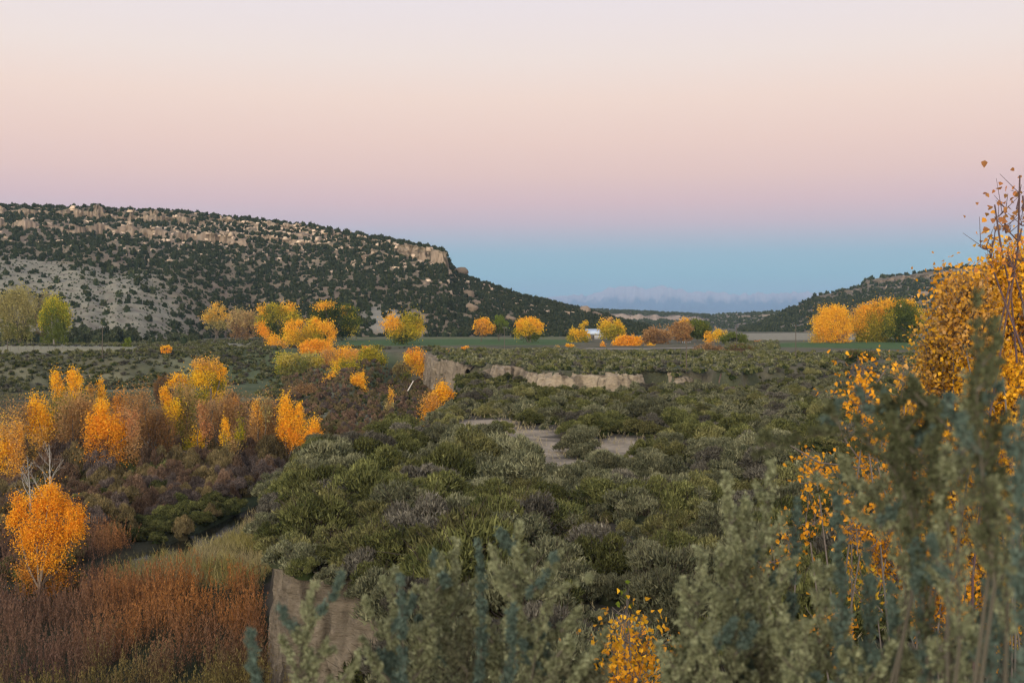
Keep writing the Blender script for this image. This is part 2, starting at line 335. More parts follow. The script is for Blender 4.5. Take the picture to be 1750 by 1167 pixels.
EB = lambda a, b: [p for p in CREST[a:b]]
cliff('cliff', [(-32, 396), (-26, 360)]+EB(0, 4), ZC-10.9, ZC-20.5, 131, .4, 36, .12, 1.2, c1=(.46, .37, .26), c2=(.34, .27, .19))
cliff('cliff', EB(4, 8), ZC-11.3, ZC-15.8, 151, .4, 26, .35, 1.3, c1=(.52, .42, .30), c2=(.38, .30, .21))
cliff('cliff', EB(7, 15), ZC-11.2, ZC-15.8, 171, .35, 30, .28, 1.0, c1=(.66, .53, .36), c2=(.50, .39, .26))
cliff('cliff', EB(16, 18), ZC-11.7, ZC-15.2, 191, .4, 24, .3, 1.0, c1=(.60, .48, .33), c2=(.46, .36, .24))
cliff('cliff', EB(19, 21), ZC-12.4, ZC-15.6, 211, .4, 20, .3, 1.0, c1=(.32, .20, .145), c2=(.24, .16, .12))

# ------------------------------------------------------------------ hills
class Hill:
    def __init__(s, sky, base, rim, ledges, seed, basedrop=11., back=500, gul=1.0, rough=1.0, pw=1.05):
        s.sky, s.base, s.rim, s.ledges, s.seed, s.bd, s.back, s.gul, s.rough, s.pw = [np.array(a, float) if isinstance(a, list) and k < 3 else a for k, a in enumerate((sky, base, rim, ledges, seed, basedrop, back, gul, rough, pw))]
    def at(s, px, t):
        px = np.asarray(px, float); t = np.asarray(t, float)
        Db = np.interp(px, s.base[:, 0], s.base[:, 1]); Dr = np.interp(px, s.rim[:, 0], s.rim[:, 1]); py = np.interp(px, s.sky[:, 0], s.sky[:, 1])
        H = (CY-py)/FX*Dr+s.bd                                      # rim height over the hill's foot
        Db = Db+12*fbm(px/60, px*0, o=3, seed=s.seed+3)
        D = np.where(t <= 1, Db+(Dr-Db)*t, Dr+(t-1)*s.back); X = U(px)*D
        tt = np.clip(t, 0, 1); f = tt**s.pw
        f = f+s.gul*.035*np.sin(np.pi*tt)*fbm(X/70, D/140, o=3, seed=s.seed)*2
        for (c, wd, px0, px1, cw) in s.ledges:
            cc = c+.022*fbm(px/45, px*0, o=3, seed=s.seed+int(c*100))+.010*fbm(px/6, px*0, o=3, seed=s.seed+int(c*50))
            wv = wd*ss(px0-25, px0, px)*(1-ss(px1, px1+(4 if cw < 0 else 25), px))*(.75+.5*noise(px/14, px*0, seed=s.seed+5)) if cw >= 0 else wd*ss(px0-25, px0, px)*(1-ss(px1, px1+3, px))+0*px
            wv = np.maximum(wv, 1e-4); g = (f-cc)/wv
            f = np.where(np.abs(g) < 1, cc+wv*(np.clip((g+.25)/.14, -1, 1)*.72+g*.28 if False else (2*ss(-.35, -.15, g)-1)*.78+g*.22), f)
        Z = ZC-s.bd-.6+H*f
        Z = Z+s.rough*(fbm(X/16, D/16, o=4, seed=s.seed+11)*2.2)*ss(0, .12, tt)*(1-.6*ss(.93, 1, tt))
        D = D+(fbm(X/8, f*45, o=4, seed=s.seed+21)*5+np.abs(noise(X/3.5, f*8, seed=s.seed+25))*2.2)*ss(.5, .7, tt)*s.rough; X = U(px)*D
        Z = np.where(t > 1, Z-(t-1)*H*.25*ss(1, 1.6, t), Z)
        return X, D, Z
    def grid(s, name, pxs, ts, paint):
        PX, T = np.meshgrid(pxs, ts); X, D, Z = s.at(PX, T)
        dz = np.gradient(Z, axis=0); dd = np.gradient(D, axis=0); sl = np.abs(dz)/(np.abs(dd)+.3)
        C = paint(PX, T, X, D, Z, sl)
        V = np.stack([X, D, Z], -1).reshape(-1, 3)
        return tag(mesh(name, V, gridF(len(ts), len(pxs)), M_HILL, None, C.reshape(-1, 3), True, 'v'), kind='structure')
SOIL = (.24, .19, .125); TAN = (.36, .27, .19); PALE = (.29, .265, .195)
HL = Hill([(-900, 322), (-200, 340), (0, 350), (150, 355), (300, 361), (400, 371), (500, 382), (600, 396), (680, 411), (740, 422), (762, 428), (768, 452), (780, 464), (800, 474), (850, 492), (900, 507), (950, 519), (1000, 530), (1040, 541), (1080, 553), (1120, 560)],
          [(-900, 560), (0, 615), (200, 620), (330, 680), (430, 790), (700, 790), (900, 810), (1120, 880)],
          [(-900, 1250), (0, 1150), (400, 1100), (700, 1020), (765, 1000), (900, 1020), (1120, 1080)],
          [(.90, .055, -900, 330, 0), (.73, .055, -900, 420, 0), (.80, .03, 400, 700, 0), (.87, .10, 690, 764, -1), (.95, .03, 150, 640, 0)], 300, pw=.92)
def paintL(PX, T, X, D, Z, sl):
    C = np.zeros(PX.shape+(3,)); C[:] = SOIL
    n = fbm(X/20, Z/10, D/20, o=4, seed=41); n2 = fbm(X/70, D/70, o=4, seed=42)
    blend(C, (.22, .165, .12), ss(-.1, .6, n)*.9)
    pale = (1-ss(.36, .50, T+n2*.12))*(1-ss(250, 400, PX+n2*80)); blend(C, PALE, pale); pale0 = pale.copy()
    pale = ss(.0, .06, T)*(1-ss(.16, .26, T+n*.05))*ss(600, 640, PX+n2*30)*(1-ss(690, 730, PX)); blend(C, (.30, .30, .26), pale*(.7+.3*n))
    blend(C, TAN, ss(.62, 1.0, sl+n*.12)*ss(.3, .5, T)); blend(C, (.22, .14, .10), ss(.9, 1.6, sl)*ss(.1, .7, n)*.7)
    blend(C, (.20, .17, .13), ss(.0, .5, fbm(X/9, D/5, o=4, seed=43))*pale0*.8)
    blend(C, TAN, ss(.15, .6, n2+.3*n)*ss(.68, .8, T)*(1-ss(620, 720, PX))*.8)
    return C
led = lambda *cs: np.sort(np.concatenate([np.linspace(0, 1, 240), *[np.linspace(c-.02, c+.02, 40) for c in cs], np.linspace(1.02, 2, 16)]))
HL.grid('hill', np.concatenate([np.linspace(-900, -30, 120), np.linspace(-28, 1120, 760)]), led(.72, .85, .89, .79, .94), paintL)

HR = Hill([(1255, 565), (1290, 556), (1320, 541), (1345, 530), (1370, 518), (1390, 506), (1440, 497), (1472, 489), (1480, 477), (1520, 472), (1560, 468), (1600, 461), (1650, 457), (1700, 454), (1900, 444), (2600, 425)],
          [(1255, 1180), (1400, 1080), (1900, 1000), (2600, 950)], [(1255, 1450), (1500, 1420), (1900, 1350), (2600, 1300)],
          [(.93, .055, 1478, 2600, 0), (.93, .05, 1400, 1455, 0), (.62, .03, 1500, 2000, 0)], 400, 12., pw=.95)
def paintR(PX, T, X, D, Z, sl):
    C = np.zeros(PX.shape+(3,)); C[:] = (.19, .16, .115); n = fbm(X/20, Z/10, D/20, o=4, seed=51)
    blend(C, (.24, .18, .13), ss(0, .5, n)*.8); blend(C, TAN, ss(.6, 1.0, sl+n*.15)*ss(.3, .5, T)); return C
HR.grid('hill', np.linspace(1255, 2500, 520), led(.92, .62), paintR)
HF = Hill([(820, 518), (940, 524), (1000, 528), (1060, 530), (1150, 534), (1215, 538), (1240, 536), (1300, 534), (1340, 531), (1420, 526), (1600, 520), (1900, 520)],
          [(820, 1750), (1150, 1800), (1230, 1650), (1340, 1500), (1900, 1600)], [(820, 2700), (1200, 2600), (1300, 2100), (1900, 2200)],
          [(.55, .22, 990, 1210, 0), (.72, .12, 1240, 1420, 0)], 500, 12.5, back=1500, pw=.8)
def paintF(PX, T, X, D, Z, sl):
    C = np.zeros(PX.shape+(3,)); C[:] = (.15, .13, .10); n = fbm(X/40, Z/10, D/40, o=4, seed=61)
    blend(C, (.42, .33, .25), ss(.12, .30, sl+n*.05)); blend(C, (.34, .28, .21), ss(1210, 1240, PX+n*10)*ss(.25, .4, T)*.85); return C
HF.grid('hill', np.linspace(820, 1900, 420), led(.55, .5, .7), paintF)

# distant snow-dusted range, 25 km off
MS = [(820, 512), (900, 510), (950, 506), (975, 503), (993, 501), (1000, 505), (1024, 499), (1040, 490), (1055, 490), (1070, 488), (1090, 489), (1106, 493), (1120, 491), (1134, 487), (1150, 493), (1168, 493), (1176, 498), (1190, 495),
      (1204, 500), (1214, 497), (1230, 500), (1246, 499), (1262, 502), (1280, 501), (1298, 499), (1330, 501), (1356, 498), (1386, 500), (1450, 502), (1600, 500), (1900, 508)]
pxs = np.linspace(820, 1900, 900); ts = np.linspace(0, 1, 60); PX, T = np.meshgrid(pxs, ts)
top = (CY-np.interp(PX, *np.array(MS, float).T))/FX*25000+noise(PX/7, PX*0, seed=78)*20-np.abs(noise(PX/3.5, PX*0, seed=79))*22
Dm = 18000+7000*T; X = U(PX)*Dm
Zm = ZC+(top+60)*(T**1.1)+fbm(PX/14, T*3, o=5, seed=70)*120*np.sin(np.pi*np.clip(T, 0, .97))-60+fbm(PX/12, T*5, o=4, seed=74)*38*T
Cm = np.zeros(PX.shape+(3,)); Cm[:] = (.09, .17, .27); blend(Cm, (.46, .42, .46), ss(330, 580, Zm+fbm(PX/9, T*8, o=4, seed=71)*170)); blend(Cm, (.22, .20, .18), (1-ss(90, 230, Zm))*.7)  # body blued with painted-in haze, pale snow on top, tan foot
Zm = np.maximum(Zm, 3)
X = np.concatenate([X, X[-1:]*1.1]); Dm = np.concatenate([Dm, Dm[-1:]*1.1]); Zm = np.concatenate([Zm, Zm[-1:]*0+3]); Cm = np.concatenate([Cm, Cm[-1:]])
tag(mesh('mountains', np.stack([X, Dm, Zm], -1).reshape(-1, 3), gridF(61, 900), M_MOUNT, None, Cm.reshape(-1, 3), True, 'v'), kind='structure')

# ------------------------------------------------------------------ plant kits
def shrub_arr(seed, Rr, H, n, Ls, Ws, cA, cB, clumps=16, up=.7, stem=(.09, .07, .055), core=.62, shape='tri', tip=None):
    """a shrub at the origin: foliage sprigs gathered in clumps, solid dark core; returns foliage and stem arrays"""
    rng = np.random.default_rng(seed); a = rng.uniform(0, 2*np.pi, clumps); q = np.sqrt(rng.uniform(0, 1, clumps)); el = np.arccos(q*.96)
    cx = np.stack([np.cos(a)*q*Rr*.8, np.sin(a)*q*Rr*.8, np.sin(el)*H*rng.uniform(.42, .95, clumps)+.06*H], -1)
    cr_ = rng.uniform(.18, .40, clumps)*Rr; ct = rng.uniform(0, 1, clumps)
    k = rng.integers(0, clumps, n); d = rng.normal(size=(n, 3)); d = unit(d)*rng.uniform(.35, 1, (n, 1))**.5
    d[:, 2] = np.abs(d[:, 2])*1.1-.25
    P = cx[k]+d*cr_[k][:, None]*np.array([1, 1, .85*H/Rr]); P[:, 2] = np.maximum(P[:, 2], .03*H+rng.uniform(0, .1, n)*H)
    A = unit(P-np.array([0, 0, -.2*H]))*(1-up)+d*.35+np.array([0, 0, up])+rng.normal(size=(n, 3))*.5
    V, F = leaves(P, A, Ls*rng.uniform(.6, 1.4, n), Ws*rng.uniform(.7, 1.3, n), rng, shape)
    t = np.clip(ct[k]*.6+rng.uniform(0, 1, n)*.5-.05, 0, 1); C = mixc(cA, cB, t)*rng.uniform(.62, 1.38, n)[:, None]
    b = Bag(); b.add(V, F, C)
    # solid core against see-through gaps, an uneven low dome in darkened foliage tone
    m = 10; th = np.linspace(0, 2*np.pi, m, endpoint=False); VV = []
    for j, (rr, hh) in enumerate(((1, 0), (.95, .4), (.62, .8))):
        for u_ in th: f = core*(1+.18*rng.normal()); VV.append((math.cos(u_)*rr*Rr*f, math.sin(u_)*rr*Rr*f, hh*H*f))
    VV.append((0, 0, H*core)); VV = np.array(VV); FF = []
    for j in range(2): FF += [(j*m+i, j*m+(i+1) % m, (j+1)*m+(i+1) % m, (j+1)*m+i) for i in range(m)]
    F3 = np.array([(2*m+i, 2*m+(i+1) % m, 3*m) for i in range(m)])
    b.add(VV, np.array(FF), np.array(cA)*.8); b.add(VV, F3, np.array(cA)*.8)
    segs = []
    for j in range(clumps):
        sg, _ = curve_segs((0, 0, 0), cx[j]*.95, .035*Rr, .008*Rr, rng, 3, .08); segs += sg
        for _ in range(3):
            e2 = cx[j]+rng.normal(size=3)*cr_[j]*.8*np.array([1, 1, .8])+np.array([0, 0, cr_[j]*.5]); segs.append([*(cx[j]*.8), *e2, .010*Rr, .003*Rr])
    sV, sF = tubes(segs, 3)
    return b.arrays(), (sV, [sF], np.broadcast_to(stem, (len(sF), 3)))
def tile(arr, T, S, Z, rng, var=.2):
    """many small plants merged into one mesh"""
    V, F, C = arr; n = len(T); c, s = np.cos(Z)[:, None], np.sin(Z)[:, None]
    X = (V[None, :, 0]*c-V[None, :, 1]*s)*S[:, None]+T[:, 0:1]; Y = (V[None, :, 0]*s+V[None, :, 1]*c)*S[:, None]+T[:, 1:2]
    Zz = V[None, :, 2]*S[:, None]*rng.uniform(.8, 1.2, (n, 1))+T[:, 2:3]
    VV = np.stack([X, Y, Zz], -1).reshape(-1, 3); nv = len(V)
    FF = [(f[None]+(np.arange(n)*nv)[:, None, None]).reshape(-1, f.shape[1]) for f in F]
    Cs = []; o = 0; k = rng.uniform(1-var, 1+var, (n, 1, 1))
    for f in F: Cs.append((C[None, o:o+len(f)]*k).reshape(-1, 3)); o += len(f)
    return VV, FF, np.concatenate(Cs)
def merged(name, arrs, T, S, mat, seed, label, cat, var=.2):
    rng = np.random.default_rng(seed); Vs, F3, F4, C3, C4, off = [], [], [], [], [], 0
    which = rng.integers(0, len(arrs), len(T)); Z = rng.uniform(0, 6.28, len(T))
    for i, a in enumerate(arrs):
        m = which == i
        if not m.any(): continue
        V, F, Cc = tile(a, T[m], S[m], Z[m], rng, var); Vs.append(V); o = 0
        for f in F:
            (F3 if f.shape[1] == 3 else F4).append(f+off); (C3 if f.shape[1] == 3 else C4).append(Cc[o:o+len(f)]); o += len(f)
        off += len(V)
    F = [np.concatenate(x) for x in (F3, F4) if x]; Cc = np.concatenate(C3+C4)
    return tag(mesh(name, np.concatenate(Vs), F, mat, None, Cc), label, cat, None, 'stuff')

def where_words(px, D):
    if D < 300:
        s = 'left side' if px < 760 else 'middle' if px < 1080 else 'right side'
        d = 'nearest rows' if D < 62 else 'just beyond the blurred plumes' if D < 85 else 'short of the bare clearings' if D < 112 else 'around the bare clearings' if D < 160 else 'before the clay banks'
        return f'{d}, {s} of the flat'
    return 'far flat above the clay banks'

def scatter(kname, label, cat, group, templates_hi, templates_lo, P, S, mat, seed, maxn=300, parts_within=0., stuff_name=None, stuff_label=None, words=where_words):
    """P (n,3), S scale. The largest in the picture are things of their own, the rest one mass."""
    order = np.argsort(-(S/np.maximum(P[:, 1], 1))); P, S = P[order], S[order]; rng = np.random.default_rng(seed)
    metas = []
    for (fa, sa) in templates_hi:
        f = mesh(kname, fa[0], fa[1], mat, None, fa[2]); s = mesh('stem', sa[0], sa[1], M_BARK, None, sa[2]); metas.append((f.data, s.data))
        bpy.data.objects.remove(f); bpy.data.objects.remove(s)
    n = min(maxn, len(P))
    for i in range(n):
        fd, sd = metas[rng.integers(0, len(metas))]
        px = CX+FX*P[i, 0]/P[i, 1]; lab = label+', '+words(px, P[i, 1])
        o = bpy.data.objects.new(kname, fd); COL.objects.link(o)
        o.location = P[i]; o.rotation_euler = (0, 0, rng.uniform(0, 6.28)); o.scale = (S[i], S[i], S[i]*rng.uniform(.85, 1.15))
        tag(o, lab, cat, group+': '+words(px, P[i, 1]))
        if P[i, 1] < parts_within:
            c = bpy.data.objects.new('stem', sd); COL.objects.link(c); c.parent = o
    if len(P) > n and stuff_name:
        merged(stuff_name, [a for a, _ in templates_lo], P[n:], S[n:], mat, seed+1, stuff_label, cat)

# ------------------------------------------------------------------ brush on the flats
def wands(name, P, rng, hgt, nl, leafL, leafW, cfun, lab, cat, lean=.16, mat=M_WILLOW, stemc=(.13, .08, .05), stemr=.012):
    n = len(P); h = hgt*rng.uniform(.6, 1.2, n)*(1+.45*noise(P[:, 0]/1.6, P[:, 1]/1.6, seed=95)); d = np.stack([rng.normal(size=n)*lean, rng.normal(size=n)*lean, np.ones(n)], -1)
    T = P+d*h[:, None]; b = Bag()
    if stemr:
        V, F = tubes(np.concatenate([P, T, np.full((n, 1), stemr), np.full((n, 1), stemr*.3)], 1), 3); b.add(V, F, stemc)
    k = np.repeat(np.arange(n), nl); t = rng.uniform(.18, 1.03, len(k)); Q = P[k]+d[k]*(h[k]*t)[:, None]+rng.normal(size=(len(k), 3))*(.10*(1.15-t))[:, None]*np.array([1, 1, .4])
    A = np.stack([rng.normal(size=len(k))*.45, rng.normal(size=len(k))*.45, np.ones(len(k))], -1)
    V, F = leaves(Q, A, leafL*rng.uniform(.6, 1.3, len(k)), leafW*rng.uniform(.7, 1.3, len(k)), rng, 'tri')
    b.add(V, F, cfun(P)[k]*rng.uniform(.7, 1.3, (len(k), 1))); return tag(b.build(name, mat or M_SHRUB), lab, cat, None, 'stuff')
GS = dict(sage=((.044, .050, .027), (.225, .215, .120)), green=((.026, .034, .012), (.160, .158, .054)), rabbit=((.060, .065, .024), (.225, .205, .080)),
          bare=((.052, .048, .036), (.145, .130, .098)), tam=((.070, .048, .034), (.20, .125, .078)), will=((.075, .062, .030), (.22, .165, .075)), purp=((.060, .046, .040), (.150, .115, .095)))
KITS = {}
for i, (k, (a, b)) in enumerate(GS.items()):
    tall = k in ('tam', 'will', 'purp'); Hh = 1.7 if tall else .95; upv = .8 if tall else .36
    KITS[k] = ([shrub_arr(1000+i*10+j, 1., Hh, 5200, .17 if tall else .125, .032 if tall else .040, a, b, 26 if not tall else 20, upv, core=.45) for j in range(4)],
               [shrub_arr(2000+i*10+j, 1., Hh, 520, .26, .095, a, b, 10, upv, core=.55) for j in range(4)],
               [shrub_arr(3000+i*10+j, 1., Hh, 120, .42, .17, a, b, 7, upv, core=.6) for j in range(3)])
def plot(D0, D1, p0, p1, sp, seed, test):
    """jittered points over a stretch of ground, spacing sp metres"""
    rng = np.random.default_rng(seed); ys = np.arange(D0, D1, sp*.88); X, Y = [], []
    for j, y in enumerate(ys):
        xs = np.arange(U(p0)*y, U(p1)*y, sp)+(j % 2)*sp/2; X.append(xs); Y.append(np.full(len(xs), y))
    X = np.concatenate(X); Y = np.concatenate(Y); X = X+rng.uniform(-.42, .42, len(X))*sp; Y = Y+rng.uniform(-.42, .42, len(Y))*sp
    Z, su, sf, sw = ground(X, Y, True); m = test(X, Y, Z, su, sf, sw, rng); return np.stack([X, Y, Z], -1)[m], rng
def pxof(X, Y): return CX+FX*X/Y
P, rng = plot(40, 345, 500, 1800, 2.2, 11, lambda X, Y, Z, su, sf, sw, r: (sf > .5) & (su < -1.5) & (clear_mask(X, Y) < .12) & (r.uniform(0, 1, len(X)) < .95) & ~((Y > 225) & (Y < 262) & (pxof(X, Y) > 905) & (pxof(X, Y) < 1100) & (su > -3.5)))
S = (.6+2.3*rng.uniform(0, 1, len(P))**2.2)*(1+.35*ss(.1, .5, noise(P[:, 0]/9, P[:, 1]/9, seed=81)))*(1-.3*ss(100, 200, P[:, 1]))
E = np.array([(-4.4, 42), (-6, 56), (-7.5, 62.3), (-10.4, 64.3), (-13.0, 65.8), (-15, 72), (-17.3, 82), (-21, 96), (-20, 117), (-13.5, 142)]); q = np.concatenate([[0], np.cumsum(np.hypot(*np.diff(E, axis=0).T))]); q_ = np.arange(0, q[-1], 1.1)
Pe = np.stack([np.interp(q_, q, E[:, 0])+rng.uniform(-.5, 1.2, len(q_)), np.interp(q_, q, E[:, 1])+rng.uniform(.2, 1.2, len(q_)), np.full(len(q_), ZC-14.7)], -1); P = np.concatenate([P, Pe]); S = np.concatenate([S, rng.uniform(.9, 1.9, len(Pe))]); Pe = Pe[8:42]+np.array([4., 2., .5]); P = np.concatenate([P, Pe]); S = np.concatenate([S, rng.uniform(.9, 1.7, len(Pe))])
keep_ = ~((clear_mask(P[:, 0], P[:, 1]-2.2*S) > .5) & (S > .8)); P, S = P[keep_], S[keep_]; P[:, 2] -= .05*S
kn = fbm(P[:, 0]/11, P[:, 1]/14, o=2, seed=82)+rng.normal(size=len(P))*.22; rr = rng.uniform(0, 1, len(P))
kind = np.where(rr < .11, 'bare', np.where(rr < .26, 'rabbit', np.where(kn > -.02, 'green', 'sage')))
INFO = {'sage': ('sagebrush', 'rounded grey-green sagebrush', 'sagebrush', 'grey-green sagebrush on the flat', 'sagebrush_scrub', 'mass of grey-green sagebrush farther back on the flat'),
        'green': ('greasewood_shrub', 'dense dark green greasewood shrub', 'shrub', 'green shrubs on the flat', 'greasewood_scrub', 'mass of green shrubs farther back on the flat'),
        'rabbit': ('rabbitbrush', 'yellowish-tan rabbitbrush', 'shrub', 'yellowish shrubs on the flat', 'rabbitbrush_scrub', 'mass of yellowish shrubs farther back on the flat'),
        'bare': ('leafless_shrub', 'grey-brown leafless twiggy shrub', 'shrub', 'leafless shrubs on the flat', 'leafless_scrub', 'mass of grey-brown leafless shrubs farther back on the flat')}
for j, k in enumerate(INFO):
    nm, lb, ct, gr, sn, sl = INFO[k]; m = kind == k
    scatter(nm, lb, ct, gr, KITS[k][0], KITS[k][1], P[m], S[m], M_SHRUB, 500+j, 300, 80, sn, sl)
# shrubs along the lip of the near clay bank
Pg, rg = plot(42, 190, 500, 1500, .95, 18, lambda X, Y, Z, su, sf, sw, r: (sf > 1.2) & (r.uniform(0, 1, len(X)) < .35+.5*noise(X/4, Y/6, seed=96)))
wands('bunch_grass', Pg, rg, .75, 9, .42, .035, lambda P: np.array((.40, .33, .18))*(1+.35*noise(P[:, 0]/5, P[:, 1]/5, seed=97))[:, None], 'pale dry bunch grass between the shrubs of the flat', 'grass', .3, M_DRY, stemr=0)
# upper flat and the left bank: low scrub seen as one cover
def t_up(X, Y, Z, su, sf, sw, r):
    px = pxof(X, Y); n = fbm(X/16, Y/16, o=3, seed=84); m = (su > -1.) & (r.uniform(0, 1, len(X)) < .55+.9*n) & (px > 740) & (px < 1560)
    field = (px > 600) & (px < 1000) & (Y > 430)
    return m & ~field & ~((px > 1330) & (Y > 380)) & ~((px > 990) & (Y > 405) & (px < 1240))
P1, r1 = plot(236, 600, 730, 1700, 2.5, 12, t_up)
def t_left(X, Y, Z, su, sf, sw, r):
    px = pxof(X, Y); n = fbm(X/14, Y/14, o=3, seed=85); q = r.uniform(0, 1, len(X))
    slope = (su < 6) & (su > -50) & (px < 480) & (Y > 285)
    flat = (su >= 6) & ~((px < 235) & (Y < 480)) & (px < 760) & (Y < 640) & (q < .22+.5*n) & ~((px > 560) & (Y > 470))
    return (slope & (q < .88+.5*n)) | flat
P2, r2 = plot(285, 640, -120, 760, 2.3, 13, t_left)
Cc = np.array([p for p in CREST if p[1] < 335]); q = np.concatenate([[0], np.cumsum(np.hypot(*np.diff(Cc, axis=0).T))]); q_ = np.arange(4, q[-1], 1.25); q_ = q_[noise(q_/4.5, q_*0, seed=93)+.35*noise(q_/1.5, q_*0, seed=94) > -.12]
for off_, zz in ((2.2, 0), (-1.6, 1)):
    Pl = np.stack([np.interp(q_, q, Cc[:, 0])+r1.normal(size=len(q_))*.5, np.interp(q_, q, Cc[:, 1])+off_+r1.normal(size=len(q_))*.7, np.full(len(q_), ZC-11.6)], -1)
    if zz: Pl = Pl[r1.uniform(0, 1, len(Pl)) < .38]; Pl[:, 1] -= 1.8; Pl[:, 2] = ground(Pl[:, 0], Pl[:, 1]-2)-.2
    P1 = np.concatenate([P1, Pl])
for nm, PP, r, sd, lab in (('scrub', P1, r1, 31, 'low green and tan scrub covering the flat above the clay banks'), ('scrub', P2, r2, 33, 'low olive scrub covering the left valley bank and roadside')):
    S1 = r.uniform(.7, 1.5, len(PP)); mix = [KITS[k][2][j][0] for k, j in (('green', 0), ('sage', 0), ('green', 1), ('sage', 1), ('rabbit', 0), ('green', 2), ('bare', 1), ('sage', 2))]
    merged(nm, mix, PP, S1, M_SHRUB, sd, lab, 'scrub')

# ------------------------------------------------------------------ brush along the stream
def words_r(px, D):
    s = 'far left' if px < 180 else 'left of centre' if px < 400 else 'middle' if px < 620 else 'near the clay cliff'
    d = 'at the dark pool' if D < 125 else 'below the orange cottonwoods' if D < 175 else 'beyond the first cottonwoods' if D < 240 else 'far up the stream bottom'
    return f'{d}, {s}'
def t_riv(X, Y, Z, su, sf, sw, r):
    px = pxof(X, Y); m = (sf < -.8) & (su < np.where(px > 470, -.5, -12)) & (sw > 2.6)
    reed = (X > np.interp(Y, [95, 140], [-33, -27.5])) & (Y < 150) & (sw < 22) & (X > -34)
    past = (px < 290) & (Y > 215) | (px < 480) & (Y > 285)
    return m & ~reed & ~past & ~((Y < 112) & (px < 520) & (X > -70) & (px > 130)) & (r.uniform(0, 1, len(X)) < .93)
P, rng = plot(92, 385, -40, 790, 2.3, 14, t_riv)
px = pxof(P[:, 0], P[:, 1]); S = rng.uniform(.8, 1.7, len(P))*(1+.9*ss(148, 160, P[:, 1])*(1-ss(190, 205, P[:, 1]))*(px < 480)*rng.uniform(.3, 1, len(P))); rr = rng.uniform(0, 1, len(P)); nn = noise(P[:, 0]/14, P[:, 1]/14, seed=86)*.3
near_w = sdist(P[:, 0], P[:, 1], STREAM, False) < 9
kind = np.where(near_w & (P[:, 1] < 135) & (rr < .7), 'green', np.where(rr+nn < .34, 'purp', np.where(rr+nn < .62, 'tam', np.where(rr+nn < .88, 'will', 'green'))))
r2 = rng.uniform(0, 1, len(P)); kind = np.where((P[:, 1] > 190) & (r2 < .28), 'green', np.where((P[:, 1] > 190) & (r2 < .60), 'will', np.where((P[:, 1] > 190) & (r2 < .78), 'tam', kind)))
S = np.where(kind == 'green', S*1.15, S)*(1-.38*ss(205, 230, P[:, 1]))
INF2 = {'purp': ('willow_shrub', 'purplish-brown bare willow shrub', 'shrub', 'bare willows in the stream bottom', 'willow_brush', 'mass of purplish-brown bare willows up the stream bottom'),
        'tam': ('tamarisk_shrub', 'rust-brown feathery tamarisk shrub', 'shrub', 'tamarisks in the stream bottom', 'tamarisk_brush', 'mass of rust-brown tamarisk up the stream bottom'),
        'will': ('golden_willow_shrub', 'ochre-brown leafy willow shrub', 'shrub', 'ochre willows in the stream bottom', 'ochre_willow_brush', 'mass of ochre willow brush up the stream bottom'),
        'green': ('streamside_shrub', 'olive-green leafy streamside shrub', 'shrub', 'olive shrubs in the stream bottom', 'olive_brush', 'mass of olive shrubs up the stream bottom')}
for j, k in enumerate(INF2):
    nm, lb, ct, gr, sn, sl = INF2[k]; m = kind == k
    scatter(nm, lb, ct, gr, KITS[k][0], KITS[k][1], P[m], S[m], M_SHRUB, 600+j, 300, 120, sn, sl, words_r)

# coyote-willow thicket, bottom left, and the reedy bank: nobody could count them
P, rng = plot(64, 113, -60, 600, .33, 15, lambda X, Y, Z, su, sf, sw, r: (sf < -.6) & (sw > 3.6) & (r.uniform(0, 1, len(X)) < .55+.9*noise(X/2.2, Y/2.2, seed=87)) & ~((Y > 95+1.5*noise(X, Y)) & (X > -37)))
def c_wil(P):
    px = pxof(P[:, 0], P[:, 1]); n = fbm(P[:, 0]/3.5, P[:, 1]/5, o=3, seed=88); c = np.tile((.20, .115, .075), (len(P), 1))
    o = ss(90, 300, px+n*140)*ss(70, 84, P[:, 1]+n*8); c = c*(1-o[:, None])+np.array((.46, .20, .06))*o[:, None]
    g = (1-ss(66, 73, P[:, 1]+n*7))*.8; c = c*(1-g[:, None])+np.array((.20, .17, .05))*g[:, None]
    v = ss(.2, .5, n); return c*(1-.45*v[:, None])+np.array((.13, .085, .075))*.45*v[:, None]
wands('willow_thicket', P, rng, 2.4, 30, .17, .055, c_wil, 'dense thicket of rusty orange-brown waist-high willows filling the bottom left', 'thicket')
P, rng = plot(93, 152, 180, 600, .28, 16, lambda X, Y, Z, su, sf, sw, r: (sf < -.3) & (sw > 3.0) & (X > np.interp(Y, [95, 140], [-37, -29])) & (Y < 150) & (X < -14))
def c_reed(P):
    n = fbm(P[:, 0]/2.5, P[:, 1]/4, o=3, seed=89); t = ss(-.4, .5, n)[:, None]; return np.array((.48, .39, .20))*t+np.array((.33, .28, .09))*(1-t)
wands('reed_grass', P, rng, 1.5, 7, .55, .03, c_reed, 'straw and olive reed grass on the bank beside the dark stream', 'reeds', .22, M_DRY, stemr=0)
# short grass on the valley-floor pasture
P, rng = plot(205, 330, -60, 500, .9, 17, lambda X, Y, Z, su, sf, sw, r: (sf < -1) & (su < -40) & (sw > 5) & ((pxof(X, Y) < 300) | (Y > 285)) & (r.uniform(0, 1, len(X)) < .5+noise(X/6, Y/3, seed=90)))
wands('pasture_grass', P, rng, .45, 7, .45, .09, lambda P: np.tile((.16, .15, .07), (len(P), 1))*(1+.3*noise(P[:, 0]/8, P[:, 1]/4, seed=92))[:, None], 'short dry grass on the flat pasture at the left', 'grass', .4, M_DRY, stemr=0)

